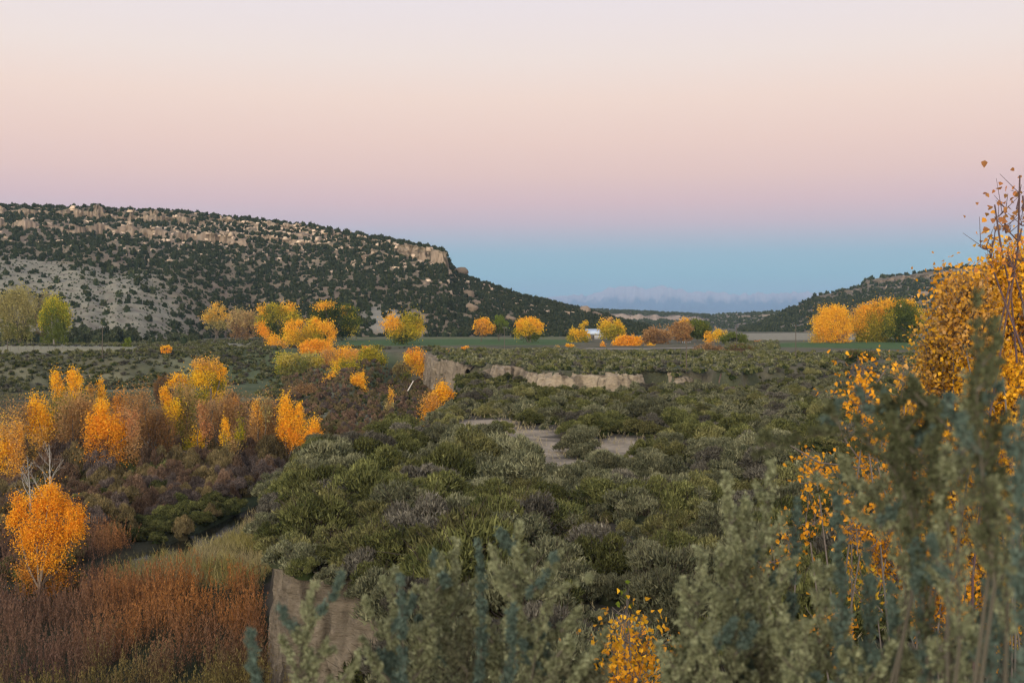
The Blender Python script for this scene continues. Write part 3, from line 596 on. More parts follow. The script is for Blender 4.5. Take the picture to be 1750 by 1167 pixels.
# ------------------------------------------------------------------ junipers on the hills
JA = [shrub_arr(4000+j, 1., 1.7, 330, .42, .20, (.026, .036, .017), (.086, .092, .044), 9, .5, core=.72) for j in range(6)]
JB = [shrub_arr(4100+j, 1., 1.6, 70, .62, .36, (.026, .036, .017), (.082, .088, .042), 6, .5, core=.78) for j in range(5)]
def hillpts(h, n, p0, p1, t0, t1, dens, seed):
    rng = np.random.default_rng(seed); px = rng.uniform(p0, p1, n); t = t0+(t1-t0)*rng.uniform(0, 1, n); X, D, Z = h.at(px, t)
    m = rng.uniform(0, 1, n) < dens(px, t, X, D); return np.stack([X, D, Z-.3], -1)[m], rng
def dL(px, t, X, D):
    n = fbm(X/28, D/28, o=3, seed=44); n2 = fbm(X/70, D/70, o=4, seed=42)
    d = .95+.85*n; pale = (1-ss(.34, .46, t+n2*.10))*(1-ss(250, 400, px+n2*80)); d = d*(1-pale*.84)
    pale = ss(.0, .06, t)*(1-ss(.14, .22, t))*ss(600, 640, px+n2*30)*(1-ss(690, 730, px)); d = d*(1-pale*.8)
    rock = ss(.1, .5, n2+.3*n)*ss(.68, .8, t)*(1-ss(620, 720, px)); d = d*(1-.6*rock); d = np.where((px > 690) & (px < 768) & (t > .76) & (t < .975), .12, d); return d*(1-.55*ss(.66, .72, t)*(1-ss(.76, .8, t))*(px < 430))
P, rng = hillpts(HL, 12200, -160, 1110, .005, 1.03, dL, 45)
P2, _ = hillpts(HL, 420, -160, 770, .985, 1.06, lambda px, t, X, D: .95+0*px, 46); P2_ = hillpts(HL, 260, 765, 1110, .96, 1.02, lambda px, t, X, D: .9+0*px, 47)[0]
P = np.concatenate([P, P2, P2_]); S = rng.uniform(1.1, 2.7, len(P))
# a darker belt of junipers at the foot, left, around and behind the pale cottonwoods
Pf, rf = plot(545, 640, -60, 330, 6.5, 48, lambda X, Y, Z, su, sf, sw, r: (su > 20) & (r.uniform(0, 1, len(X)) < np.where(pxof(X, Y) < 235, .75, .25)))
Pf2, _ = plot(640, 800, 250, 1000, 8, 49, lambda X, Y, Z, su, sf, sw, r: (Y > np.interp(pxof(X, Y), [250, 420, 500, 1000], [640, 740, 770, 775])) & (r.uniform(0, 1, len(X)) < .6))
P = np.concatenate([P, Pf, Pf2]); S = np.concatenate([S, rf.uniform(1.5, 3.0, len(Pf)+len(Pf2))*np.concatenate([np.where((pxof(Pf[:, 0], Pf[:, 1]) > 125) & (pxof(Pf[:, 0], Pf[:, 1]) < 235), 1.35, 1), np.ones(len(Pf2))])])
def words_j(px, D):
    a = 'behind the pale cottonwoods' if px < 130 else 'on the pale slope' if px < 330 else 'behind the golden grove' if px < 620 else 'behind the heart-shaped cottonwood' if px < 780 else 'right of the sandstone point'
    return a+(', at the very foot of the hill' if D < 650 else ', on the lower slope' if D < 780 else ', a little way up')
scatter('juniper', 'dark green rounded juniper', 'juniper', 'junipers low on the left hill', JA, JB, P, S, M_SHRUB, 700, 300, 0, 'juniper_woods', 'dark junipers scattered all over the left mesa', words_j)
Pq, rq = hillpts(HL, 3600, -160, 420, .005, .5, lambda px, t, X, D: .9+0*px, 62)
merged('scrub', [a for a, _ in JB], Pq, rq.uniform(.35, .9, len(Pq)), M_SHRUB, 63, 'small dark scrub dotting the pale slope at the left', 'scrub')
def dR(px, t, X, D): return .85+.6*fbm(X/25, D/25, o=3, seed=54)-.75*((px > 1400) & (t > .86) & (t < .985))
P, rng = hillpts(HR, 5600, 1262, 2100, .01, 1.02, dR, 55); P2 = hillpts(HR, 200, 1380, 2100, .99, 1.05, lambda px, t, X, D: .7+0*px, 56)[0]
P = np.concatenate([P, P2]); merged('juniper_woods', [a for a, _ in JB], P, rng.uniform(1.4, 3.2, len(P)), M_SHRUB, 57, 'dark junipers scattered over the right mesa', 'juniper')
def dF(px, t, X, D): return np.where(px > 1215, .42, np.where((t > .36) & (t < .62) & (px > 985), .18, .98))
P, rng = hillpts(HF, 12000, 830, 1500, .0, 1.03, dF, 58)
merged('juniper_woods', [a for a, _ in JB], P, rng.uniform(1.3, 2.7, len(P)), M_SHRUB, 59, 'dark woods on the low far ridge between the two mesas', 'juniper')
P2 = hillpts(HF, 0+2200, 830, 1250, .0, .4, lambda px, t, X, D: 1.+0*px, 60)[0]

# sandstone boulders
def boulder(p, s, seed, label, squash=.8):
    rng = np.random.default_rng(seed); m, k = 14, 9; th = np.linspace(0, 2*np.pi, m, endpoint=False); ph = np.linspace(-.5*np.pi, .5*np.pi, k)
    TH, PH = np.meshgrid(th, ph); d = np.stack([np.cos(PH)*np.cos(TH), np.cos(PH)*np.sin(TH), np.sin(PH)], -1).reshape(-1, 3)
    nrm = unit(rng.normal(size=(9, 3))); r = np.min(np.where((q := d @ nrm.T) > .15, rng.uniform(.62, .95, 9)/np.maximum(q, .15), 9), 1); r = np.minimum(r, 1.25)
    V = d*r[:, None]*s*np.array([1, .8, squash]); i = np.arange(k-1)[:, None]*m+np.arange(m)[None]; j = np.arange(k-1)[:, None]*m+((np.arange(m)+1) % m)[None]
    F = np.stack([i, j, j+m, i+m], -1).reshape(-1, 4); c = np.array(TAN)*rng.uniform(.8, 1.15)
    V = V*(1+.16*fbm(V[:, 0]/s*2+seed, V[:, 1]/s*2, V[:, 2]/s*2, o=3))[:, None]
    o = mesh('boulder', V, F, M_ROCK, None, np.broadcast_to(c, (len(V), 3)), False, 'v'); o.location = p; return tag(o, label, 'boulder')
for k, (px, py, s, lab) in enumerate([(801, 506, 7.5, 'pointed tan boulder high on the slope right of the sandstone point'), (815, 522, 6., 'tan boulder, right one of the pair above the orange tree'), (806, 529, 7., 'tan boulder, left one of the pair above the orange tree'),
        (785, 468, 9., 'tan rock outcrop just below the sandstone point'), (998, 534, 7, 'pinkish boulder at the tail of the left hill'), (1020, 541, 7, 'low tan boulder left of the golden tree by the shed'),
        (873, 548, 6, 'grey boulder behind the gap left of the gold-topped cottonwood'), (1578, 507, 9, 'pale boulder on the right mesa above the cottonwood grove'), (1587, 520, 6, 'smaller pale boulder on the right mesa below the large one'), (622, 441, 5, 'small tan boulder under the rim ledge of the left mesa')]):
    h = HR if px > 1200 else HL; ts = np.linspace(0, 1, 400); X, D, Z = h.at(np.full(400, px), ts); pyy = CY-(Z-ZC)/D*FX; i = int(np.argmin(np.abs(pyy-py)))
    boulder((X[i], D[i]-1, Z[i]+s*.1), s*.78, 900+k, lab)
def rubble(h, n, p0, p1, t0, t1, seed, smin, smax, lab, dens):
    P, rng = hillpts(h, n, p0, p1, t0, t1, dens, seed); V = np.array([(x, y, z) for z in (-1, 1) for y in (-1, 1) for x in (-1, 1)], float); V[4:, :2] *= .7
    F = np.array([(0, 1, 3, 2), (4, 6, 7, 5), (0, 4, 5, 1), (1, 5, 7, 3), (3, 7, 6, 2), (2, 6, 4, 0)])
    arrs = [(V*rng.uniform(.5, 1.1, (8, 1))*np.array([1.3, 1, .8]), [F], np.tile(np.array(TAN)*k, (6, 1))) for k in (.8, 1, 1.15, .65, 1.25)]
    rr = merged('rock_rubble', arrs, P, rng.uniform(smin, smax, len(P))*rng.uniform(.5, 1, len(P)), M_SHRUB, seed+1, lab, 'rocks'); return rr
rubble(HL, 5200, -100, 1000, .5, 1., 95, .8, 3.0, 'tan sandstone blocks strewn under the rim of the left mesa', lambda px, t, X, D: .25+.7*ss(-.2, .4, fbm(X/70, D/70, o=4, seed=42))*(t > .66))
rubble(HR, 900, 1300, 2000, .2, .97, 97, .8, 3.0, 'tan sandstone blocks strewn on the right mesa', lambda px, t, X, D: .5+0*px)

#@@PART3
# ------------------------------------------------------------------ cottonwoods
K = dict(G=(248,190,54), O=(246,179,54), D=(236,158,48), Y=(214,186,50), P=(176,163,104), V=(104,112,42), N=(46,60,26), B=(162,120,70), T=(188,150,100), g=(122,140,48), K=(112,88,66), R=(200,132,84), S=(150,140,84))
KL = {k: np.array(lin(*v)) for k, v in K.items()}
def tuft_leaves(b, rng, X, Y, Z, rx, ry, rz, n, ca, cb, L0, flame=1.25, jit=.22):
    nsub = int(np.clip(math.sqrt(n)*.55, 5, 60)); d = unit(rng.normal(size=(nsub, 3))); r = rng.uniform(.25, 1, nsub)**.55
    sc_ = d*r[:, None]*np.array([rx, ry, rz])*.86; k = rng.integers(0, nsub, n)
    sr = rng.uniform(.19, .40, nsub)[k][:, None]*np.array([rx, ry, rz*1.0])*np.array([1, 1, flame])
    P = sc_[k]+rng.normal(size=(n, 3))*sr+np.array([X, Y, Z])
    A = rng.normal(size=(n, 3))+np.array([0, 0, .25]); V, F = leaves(P, A, L0*rng.uniform(.65, 1.35, n), L0*.78*rng.uniform(.65, 1.3, n), rng)
    t = np.clip(rng.uniform(-.2, 1.2, nsub)[k]*.6+rng.uniform(-.1, 1.1, n)*.4, 0, 1)
    c = mixc(KL[ca], KL[cb], t)*rng.uniform(1-jit, 1+jit, n)[:, None]; b.add(V, F, np.minimum(c, .95)); return sc_+np.array([X, Y, Z])
def tree(seed, name, label, cat, group, D, base, tufts, trunkr=None, bark=(.16, .13, .10), leafpx=2.5, dens=1., depth=.8, nt=1, flame=1.25, gz=None):
    """tufts: (px, py, rx, ry, colours, density) as seen in the photograph, turned into metres at the tree's own distance"""
    rng = np.random.default_rng(seed); k = D/FX; bx = U(base)*D; g = float(ground(np.array([bx]), np.array([float(D)]))[0]) if gz is None else gz
    root = empty(name, (bx, D, g)); tag(root, label, cat, group); lb = Bag(); segs = []
    tops = max((ZC-(t[1]-CY)*k) for t in tufts); H = tops-g; r0 = trunkr or max(.12, H*.028)
    stems = []
    for j in range(nt):
        o = rng.normal(size=2)*r0*(2.2 if nt > 1 else 0); p0 = np.array([bx+o[0]*.2, D+o[1]*.2, g-.3]); p1 = p0+np.array([o[0]*1.2+rng.normal()*.02*H, o[1], .3+H*rng.uniform(.16, .28)])
        sg, _ = curve_segs(p0, p1, r0/(nt**.4), r0*.72/(nt**.4), rng, 3, .03); segs += sg; stems.append(p1)
    for (px, py, rx, ry, cc, dn) in tufts:
        X, Z = U(px)*D, ZC-(py-CY)*k; wx, wz = rx*k, ry*k; wy = depth*min(wx, wz*1.3)+.2; Y = D+rng.normal()*.35*wx
        n = int(np.clip(dens*dn*math.pi*rx*ry*.342*4.4*(2.5/leafpx)**2, 25, 26000))
        subs = tuft_leaves(lb, rng, X, Y, Z, wx, wy, wz, n, cc[0], cc[1], leafpx*k, flame)
        st = stems[rng.integers(0, nt)]; c = np.array([X, Y, Z-.35*wz]); rl = max(.05, r0*.42)
        sg, Pp = curve_segs(st, c, rl, rl*.45, rng, 4, .07, .05); segs += sg
        sg, _ = curve_segs(c, (X+rng.normal()*wx*.2, Y, Z+.8*wz), rl*.45, rl*.1, rng, 3, .05); segs += sg
        for s_ in subs[rng.permutation(len(subs))[:12]]:
            s0 = c+(np.array([X, Y, Z])-c)*rng.uniform(0, 1); sg, _ = curve_segs(s0, s_, rl*.26, rl*.06, rng, 2, .08); segs += sg
    tv, tf = tubes(segs, 6); tv = tv-np.array(root.location); mesh('trunk', tv, tf, M_BARK, root, np.broadcast_to(bark, (len(tf), 3)))
    lb.build('crown', M_LEAF, root); return root
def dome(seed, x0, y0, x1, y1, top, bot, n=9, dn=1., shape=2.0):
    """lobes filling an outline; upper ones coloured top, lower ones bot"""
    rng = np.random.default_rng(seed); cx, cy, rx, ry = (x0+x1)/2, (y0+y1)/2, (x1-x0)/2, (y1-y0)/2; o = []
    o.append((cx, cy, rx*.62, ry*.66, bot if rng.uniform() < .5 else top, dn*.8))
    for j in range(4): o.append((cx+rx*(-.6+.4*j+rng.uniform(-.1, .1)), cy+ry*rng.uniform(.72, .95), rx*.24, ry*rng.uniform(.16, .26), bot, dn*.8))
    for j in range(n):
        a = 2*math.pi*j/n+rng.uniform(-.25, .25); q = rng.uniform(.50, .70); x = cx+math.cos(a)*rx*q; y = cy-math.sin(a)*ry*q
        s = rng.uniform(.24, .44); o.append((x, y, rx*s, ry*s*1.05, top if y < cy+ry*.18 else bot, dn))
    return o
GR = 'cottonwoods in autumn colour'
def T(seed, label, D, base, tufts, **k): return tree(seed, 'cottonwood_tree', label, 'tree', GR, D, base, tufts, **k)
# far edge of the valley floor, from the left
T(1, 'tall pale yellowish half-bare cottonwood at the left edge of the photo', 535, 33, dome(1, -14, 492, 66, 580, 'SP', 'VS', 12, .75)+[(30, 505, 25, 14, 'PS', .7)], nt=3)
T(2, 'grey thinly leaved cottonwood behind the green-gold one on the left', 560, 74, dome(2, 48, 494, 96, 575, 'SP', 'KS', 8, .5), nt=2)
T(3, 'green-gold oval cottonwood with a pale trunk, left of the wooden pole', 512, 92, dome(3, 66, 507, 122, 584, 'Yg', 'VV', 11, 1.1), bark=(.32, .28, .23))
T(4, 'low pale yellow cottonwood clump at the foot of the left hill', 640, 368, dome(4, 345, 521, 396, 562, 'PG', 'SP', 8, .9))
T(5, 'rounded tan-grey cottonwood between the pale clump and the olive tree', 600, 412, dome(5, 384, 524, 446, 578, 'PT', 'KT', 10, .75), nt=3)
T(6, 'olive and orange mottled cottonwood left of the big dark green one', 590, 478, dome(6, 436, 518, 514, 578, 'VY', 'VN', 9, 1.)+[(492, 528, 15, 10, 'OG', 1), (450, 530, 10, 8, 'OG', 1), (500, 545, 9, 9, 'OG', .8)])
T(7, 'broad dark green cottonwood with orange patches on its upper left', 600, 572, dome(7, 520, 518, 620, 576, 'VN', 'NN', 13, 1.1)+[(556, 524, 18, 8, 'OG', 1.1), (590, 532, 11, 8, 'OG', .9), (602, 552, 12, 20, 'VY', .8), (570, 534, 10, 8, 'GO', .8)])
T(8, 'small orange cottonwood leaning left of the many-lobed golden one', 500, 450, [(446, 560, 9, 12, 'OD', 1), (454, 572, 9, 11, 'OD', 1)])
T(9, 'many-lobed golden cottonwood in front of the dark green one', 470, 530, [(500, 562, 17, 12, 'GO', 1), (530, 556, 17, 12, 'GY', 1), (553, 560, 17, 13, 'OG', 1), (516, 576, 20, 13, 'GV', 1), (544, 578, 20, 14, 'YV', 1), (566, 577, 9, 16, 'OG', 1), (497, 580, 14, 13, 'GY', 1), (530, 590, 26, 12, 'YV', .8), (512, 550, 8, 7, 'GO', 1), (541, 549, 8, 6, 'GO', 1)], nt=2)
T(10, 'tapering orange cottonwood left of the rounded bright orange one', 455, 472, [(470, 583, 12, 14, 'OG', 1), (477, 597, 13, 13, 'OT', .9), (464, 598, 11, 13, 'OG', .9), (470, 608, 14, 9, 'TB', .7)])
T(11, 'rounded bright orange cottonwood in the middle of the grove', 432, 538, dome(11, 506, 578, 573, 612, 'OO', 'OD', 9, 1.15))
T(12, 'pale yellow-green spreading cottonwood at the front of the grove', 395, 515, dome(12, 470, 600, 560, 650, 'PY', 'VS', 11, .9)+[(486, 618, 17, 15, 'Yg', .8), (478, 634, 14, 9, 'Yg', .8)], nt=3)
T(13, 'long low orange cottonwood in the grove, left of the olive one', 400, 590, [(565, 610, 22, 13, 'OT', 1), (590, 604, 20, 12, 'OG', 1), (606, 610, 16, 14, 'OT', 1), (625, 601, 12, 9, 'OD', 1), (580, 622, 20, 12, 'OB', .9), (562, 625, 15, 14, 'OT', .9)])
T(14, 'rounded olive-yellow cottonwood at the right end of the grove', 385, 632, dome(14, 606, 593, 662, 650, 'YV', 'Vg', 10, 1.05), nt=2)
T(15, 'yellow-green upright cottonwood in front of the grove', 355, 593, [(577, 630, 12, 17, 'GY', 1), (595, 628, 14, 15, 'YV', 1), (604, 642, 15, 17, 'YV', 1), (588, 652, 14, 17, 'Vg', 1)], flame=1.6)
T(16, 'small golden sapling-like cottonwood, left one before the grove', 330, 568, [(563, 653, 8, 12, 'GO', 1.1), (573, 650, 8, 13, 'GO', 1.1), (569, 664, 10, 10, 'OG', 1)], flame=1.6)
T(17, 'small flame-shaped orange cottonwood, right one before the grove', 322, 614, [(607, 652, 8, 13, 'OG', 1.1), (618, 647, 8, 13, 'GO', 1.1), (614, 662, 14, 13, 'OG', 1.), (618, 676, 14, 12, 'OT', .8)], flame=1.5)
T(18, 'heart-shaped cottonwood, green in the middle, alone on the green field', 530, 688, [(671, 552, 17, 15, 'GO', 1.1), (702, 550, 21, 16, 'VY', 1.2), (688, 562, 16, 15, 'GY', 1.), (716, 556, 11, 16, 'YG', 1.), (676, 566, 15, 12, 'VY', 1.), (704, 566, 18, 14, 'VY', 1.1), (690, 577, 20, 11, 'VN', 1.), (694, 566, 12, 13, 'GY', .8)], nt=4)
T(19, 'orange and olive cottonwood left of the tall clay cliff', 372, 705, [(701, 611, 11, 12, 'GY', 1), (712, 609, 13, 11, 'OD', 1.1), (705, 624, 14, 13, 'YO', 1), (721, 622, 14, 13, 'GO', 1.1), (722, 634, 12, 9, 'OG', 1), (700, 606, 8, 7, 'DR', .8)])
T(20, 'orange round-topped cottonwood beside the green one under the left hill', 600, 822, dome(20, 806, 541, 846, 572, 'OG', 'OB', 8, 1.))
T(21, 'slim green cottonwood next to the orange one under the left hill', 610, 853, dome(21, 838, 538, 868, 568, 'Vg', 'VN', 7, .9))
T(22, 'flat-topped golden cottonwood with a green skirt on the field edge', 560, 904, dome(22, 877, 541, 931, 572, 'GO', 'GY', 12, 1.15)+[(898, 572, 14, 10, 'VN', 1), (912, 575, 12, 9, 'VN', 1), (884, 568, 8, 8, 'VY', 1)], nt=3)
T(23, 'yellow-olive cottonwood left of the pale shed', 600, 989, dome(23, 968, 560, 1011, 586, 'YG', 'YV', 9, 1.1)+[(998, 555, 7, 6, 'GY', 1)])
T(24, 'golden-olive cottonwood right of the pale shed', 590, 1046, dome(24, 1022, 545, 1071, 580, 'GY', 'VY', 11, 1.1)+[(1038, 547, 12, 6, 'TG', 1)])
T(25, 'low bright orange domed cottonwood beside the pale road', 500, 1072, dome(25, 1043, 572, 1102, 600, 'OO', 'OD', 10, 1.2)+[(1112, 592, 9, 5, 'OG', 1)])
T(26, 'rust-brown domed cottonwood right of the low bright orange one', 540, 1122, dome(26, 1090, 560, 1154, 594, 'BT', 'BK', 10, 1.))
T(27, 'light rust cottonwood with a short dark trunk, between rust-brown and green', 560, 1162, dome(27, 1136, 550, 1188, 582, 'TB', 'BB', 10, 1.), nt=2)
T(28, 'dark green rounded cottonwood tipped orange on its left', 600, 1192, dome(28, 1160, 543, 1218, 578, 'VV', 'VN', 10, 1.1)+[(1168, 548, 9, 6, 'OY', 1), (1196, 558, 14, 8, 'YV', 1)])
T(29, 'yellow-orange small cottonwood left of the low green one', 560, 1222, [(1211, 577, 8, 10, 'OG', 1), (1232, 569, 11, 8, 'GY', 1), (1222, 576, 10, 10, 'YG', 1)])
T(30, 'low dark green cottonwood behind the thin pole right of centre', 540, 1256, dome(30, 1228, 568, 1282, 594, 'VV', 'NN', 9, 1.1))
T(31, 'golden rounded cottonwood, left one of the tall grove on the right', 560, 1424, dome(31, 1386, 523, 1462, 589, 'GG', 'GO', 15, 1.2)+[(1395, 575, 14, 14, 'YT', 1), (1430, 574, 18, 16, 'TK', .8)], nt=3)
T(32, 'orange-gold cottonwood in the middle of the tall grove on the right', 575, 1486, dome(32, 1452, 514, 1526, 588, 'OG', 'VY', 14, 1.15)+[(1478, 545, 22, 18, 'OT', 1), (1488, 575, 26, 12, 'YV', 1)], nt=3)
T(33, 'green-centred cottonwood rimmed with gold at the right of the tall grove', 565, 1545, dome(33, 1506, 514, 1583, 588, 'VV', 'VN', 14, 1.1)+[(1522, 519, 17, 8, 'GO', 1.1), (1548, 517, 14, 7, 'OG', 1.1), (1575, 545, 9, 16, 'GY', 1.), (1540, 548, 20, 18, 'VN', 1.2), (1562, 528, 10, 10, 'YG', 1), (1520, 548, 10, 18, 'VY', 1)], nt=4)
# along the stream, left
T(40, 'thin tan and orange cottonwood cut by the left photo edge', 150, 18, [(6, 745, 12, 26, 'TG', .8), (27, 742, 14, 28, 'OT', .8), (10, 780, 20, 24, 'GO', .9), (30, 785, 16, 30, 'TO', .7), (15, 815, 24, 18, 'GT', .6)], leafpx=2.8, flame=1.7)
T(41, 'tall orange cottonwood with a bright oval top above the bare white sapling', 160, 76, [(66, 703, 17, 22, 'GO', 1.2), (62, 728, 19, 18, 'GO', 1.2), (78, 722, 14, 20, 'OG', 1.), (74, 752, 20, 26, 'GT', .7), (95, 745, 18, 30, 'TB', .6), (92, 785, 22, 26, 'TB', .5), (70, 790, 22, 24, 'TG', .4)], leafpx=2.8, flame=1.6)
T(42, 'high two-plumed yellow-orange cottonwood behind the oval-topped one', 188, 118, [(95, 652, 10, 15, 'GO', 1.2), (101, 672, 10, 16, 'OG', 1.), (128, 645, 12, 14, 'GO', 1.2), (132, 662, 13, 16, 'OG', 1.1), (118, 690, 20, 18, 'YT', .8), (140, 690, 14, 20, 'VT', .6), (105, 698, 12, 22, 'YP', .6), (125, 722, 24, 26, 'VT', .6)], leafpx=2.7, flame=1.6)
T(43, 'slender cottonwood with two small peach plumes above the deep orange one', 192, 166, [(155, 667, 8, 11, 'TG', 1.), (171, 662, 7, 11, 'GO', 1.1), (174, 676, 7, 12, 'OG', 1.), (158, 685, 9, 12, 'PT', .7), (165, 700, 14, 18, 'TP', .5)], leafpx=2.7, flame=1.7)
T(44, 'deep orange broad cottonwood with ragged sides, behind the brown willows', 158, 182, [(173, 700, 13, 18, 'OG', 1.2), (165, 725, 20, 20, 'DO', 1.2), (188, 728, 22, 20, 'OD', 1.1), (205, 745, 15, 22, 'DO', 1.1), (212, 712, 17, 13, 'RT', .7), (225, 732, 13, 22, 'TR', .6), (180, 760, 28, 20, 'BD', .8), (200, 790, 28, 22, 'BD', .7), (160, 770, 22, 26, 'BD', .6), (228, 765, 16, 26, 'BT', .5)], leafpx=2.8, flame=1.4, nt=2)
T(45, 'golden cottonwood with green-yellow heart, tallest in the middle of the row', 195, 345, [(344, 622, 13, 11, 'GT', 1.1), (362, 628, 16, 14, 'TG', 1.1), (352, 645, 22, 16, 'YG', 1.1), (376, 638, 10, 14, 'GO', 1.), (366, 660, 18, 18, 'YV', 1.1), (305, 650, 14, 11, 'GO', 1.2), (318, 655, 12, 13, 'GY', 1.), (326, 680, 14, 24, 'PT', .7), (352, 682, 18, 16, 'VY', .9), (371, 675, 12, 10, 'GY', 1.)], leafpx=2.7, flame=1.4, nt=2)
T(46, 'slim golden cottonwood with a finger-like plume left of the tallest', 175, 298, [(281, 672, 8, 12, 'GO', 1.2), (285, 686, 8, 12, 'OG', 1.1), (296, 702, 15, 16, 'YG', 1.1), (302, 722, 18, 16, 'YT', .8), (308, 745, 20, 22, 'VT', .6), (280, 765, 20, 24, 'TB', .6)], leafpx=2.7, flame=1.6)
T(47, 'thin dull orange cottonwood below the tallest golden one', 168, 350, [(346, 705, 9, 14, 'RT', .9), (355, 728, 12, 20, 'TR', .8), (340, 752, 14, 16, 'YO', .8), (325, 770, 18, 18, 'YV', .7), (365, 700, 14, 20, 'TK', .5)], leafpx=2.7, flame=1.6)
T(48, 'small half-bare coral cottonwood above the olive sapling', 175, 396, [(400, 688, 9, 9, 'RO', .8), (392, 702, 10, 10, 'RT', .7), (396, 722, 16, 20, 'TK', .4)], leafpx=2.7, flame=1.4)
T(49, 'young cottonwood with an orange tip and olive side shoot', 160, 392, [(384, 728, 7, 11, 'GO', 1.2), (386, 745, 10, 14, 'YO', .9), (410, 740, 9, 18, 'VY', .8), (400, 765, 16, 16, 'VT', .6)], leafpx=2.7, flame=1.7)
T(50, 'thin tan-orange spire cottonwood left of the orange flame', 165, 438, [(437, 690, 8, 10, 'GT', 1.), (440, 708, 12, 16, 'TO', .8), (440, 735, 17, 22, 'TB', .7), (455, 700, 12, 24, 'PK', .5), (440, 765, 20, 22, 'BT', .5)], leafpx=2.7, flame=1.6)
T(51, 'brilliant orange flame-shaped cottonwood near the middle of the stream row', 165, 497, [(488, 690, 11, 14, 'GO', 1.3), (491, 710, 15, 16, 'GO', 1.3), (511, 703, 8, 14, 'OG', 1.2), (505, 725, 20, 17, 'OG', 1.2), (488, 738, 15, 16, 'OD', 1.), (512, 745, 18, 14, 'OD', 1.), (500, 760, 20, 12, 'DB', .8)], leafpx=2.7, flame=1.5, nt=2)
T(52, 'small orange-brown cottonwood against the right side of the flame', 160, 540, [(538, 724, 9, 11, 'OG', 1.1), (536, 742, 14, 14, 'OD', 1.), (540, 756, 14, 10, 'DB', .8), (530, 765, 16, 10, 'BD', .7)], leafpx=2.7, flame=1.5)
T(53, 'orange cottonwood at the foot of the clay cliff beside green brush', 205, 742, [(757, 664, 13, 11, 'OG', 1.2), (752, 678, 16, 12, 'OG', 1.1), (735, 684, 17, 14, 'OT', 1.1), (738, 704, 20, 16, 'OB', 1.), (735, 724, 15, 12, 'OT', .9), (768, 674, 8, 9, 'OD', .8)], leafpx=2.7, flame=1.4, nt=2)
T(54, 'small faded yellow cottonwood left of the leaning white log', 250, 668, [(668, 676, 6, 12, 'GT', .9), (665, 692, 8, 8, 'TP', .7)], leafpx=2.6)
DUL = [(60, 20, 158, 'KT'), (61, 118, 166, 'TB'), (62, 150, 170, 'BT'), (63, 245, 172, 'TB'), (64, 268, 165, 'KB'), (65, 322, 176, 'TV'), (66, 375, 172, 'BT'), (67, 420, 170, 'TK'), (68, 462, 168, 'BT'), (69, 100, 176, 'TV'), (70, 210, 180, 'DB'), (71, 300, 183, 'BT')]
PL = ['hazy tan shrubby tree at the far left edge of the row', 'dull tan tree below the two-plumed cottonwood', 'rusty dull tree in front of the deep orange cottonwood', 'tan and brown thin tree right of the deep orange cottonwood', 'dark grey-brown thin tree left of the leaning dead trunk', 'olive-tan thin tree under the golden cottonwood, centre of the row',
      'rusty thin tree under the coral cottonwood', 'grey-tan thin tree right of the coral cottonwood', 'rusty low tree left of the orange flame', 'olive-tan low tree behind the oval-topped orange cottonwood', 'deep ochre tree at the right side of the deep orange one', 'rusty tan tree left of the tallest golden cottonwood']
for (sd, bx_, D_, cc_), lab_ in zip(DUL, PL):
    r_ = np.random.default_rng(sd); yb = 548+22*FX/D_; T(sd+500, lab_, D_, bx_, [(bx_+r_.uniform(-22, 22), yb-r_.uniform(35, 108), r_.uniform(11, 19), r_.uniform(17, 30), cc_, r_.uniform(.3, .6)) for _ in range(8)], leafpx=2.7, flame=1.7, nt=2)
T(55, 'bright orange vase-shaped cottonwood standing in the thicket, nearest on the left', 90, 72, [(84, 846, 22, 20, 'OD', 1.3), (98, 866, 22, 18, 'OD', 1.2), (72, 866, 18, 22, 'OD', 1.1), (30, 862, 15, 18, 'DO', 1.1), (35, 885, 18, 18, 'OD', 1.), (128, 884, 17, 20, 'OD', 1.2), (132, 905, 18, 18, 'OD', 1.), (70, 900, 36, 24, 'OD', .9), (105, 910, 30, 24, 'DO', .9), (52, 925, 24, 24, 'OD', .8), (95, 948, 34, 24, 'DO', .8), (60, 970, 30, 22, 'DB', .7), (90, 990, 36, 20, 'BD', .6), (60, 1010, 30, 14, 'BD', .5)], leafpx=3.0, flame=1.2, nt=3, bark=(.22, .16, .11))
# small bushes in colour
def B(seed, label, D, base, tufts, cat='bush', name='autumn_bush', **k): return tree(seed, name, label, cat, 'small bushes in autumn colour', D, base, tufts, trunkr=.05, **k)
B(60, 'small round orange bush alone on the left bank scrub', 395, 284, dome(60, 274, 589, 294, 603, 'OG', 'OD', 6, 1.1))
B(61, 'tiny orange bush on the flat above the clay cliff, left of two', 400, 764, [(764, 599, 4, 3.5, 'DO', 1)])
B(62, 'tiny orange bush on the flat above the clay cliff, right of two', 400, 794, [(794, 593, 6, 3.5, 'DO', 1)])
B(63, 'small orange bush at the left end of the low orange dome', 480, 1031, [(1031, 591, 5, 5, 'DO', 1)])
B(64, 'pale yellow small bush below the yellow-olive tree', 470, 974, [(974, 591, 8, 4, 'GO', 1), (953, 593, 5, 3, 'YT', .8)])
B(65, 'rust-red low bush in the dry field left of the tall grove', 560, 1294, dome(65, 1282, 582, 1306, 595, 'RB', 'BB', 6, 1.1))
B(66, 'purplish-brown bare bush behind the second pole, on the flat', 400, 1205, dome(66, 1180, 585, 1245, 612, 'KT', 'KK', 8, .8))
B(67, 'dark brownish bush right of the purplish one, on the flat', 395, 1265, dome(67, 1238, 586, 1292, 608, 'KV', 'KK', 8, .8))
B(68, 'dark green rounded bush before the green field at the right', 300, 1470, dome(68, 1438, 596, 1500, 622, 'VK', 'NN', 8, 1.1))
B(69, 'small bright green bush beside the left dirt track', 470, 218, dome(69, 207, 577, 228, 597, 'gV', 'VV', 6, .9))
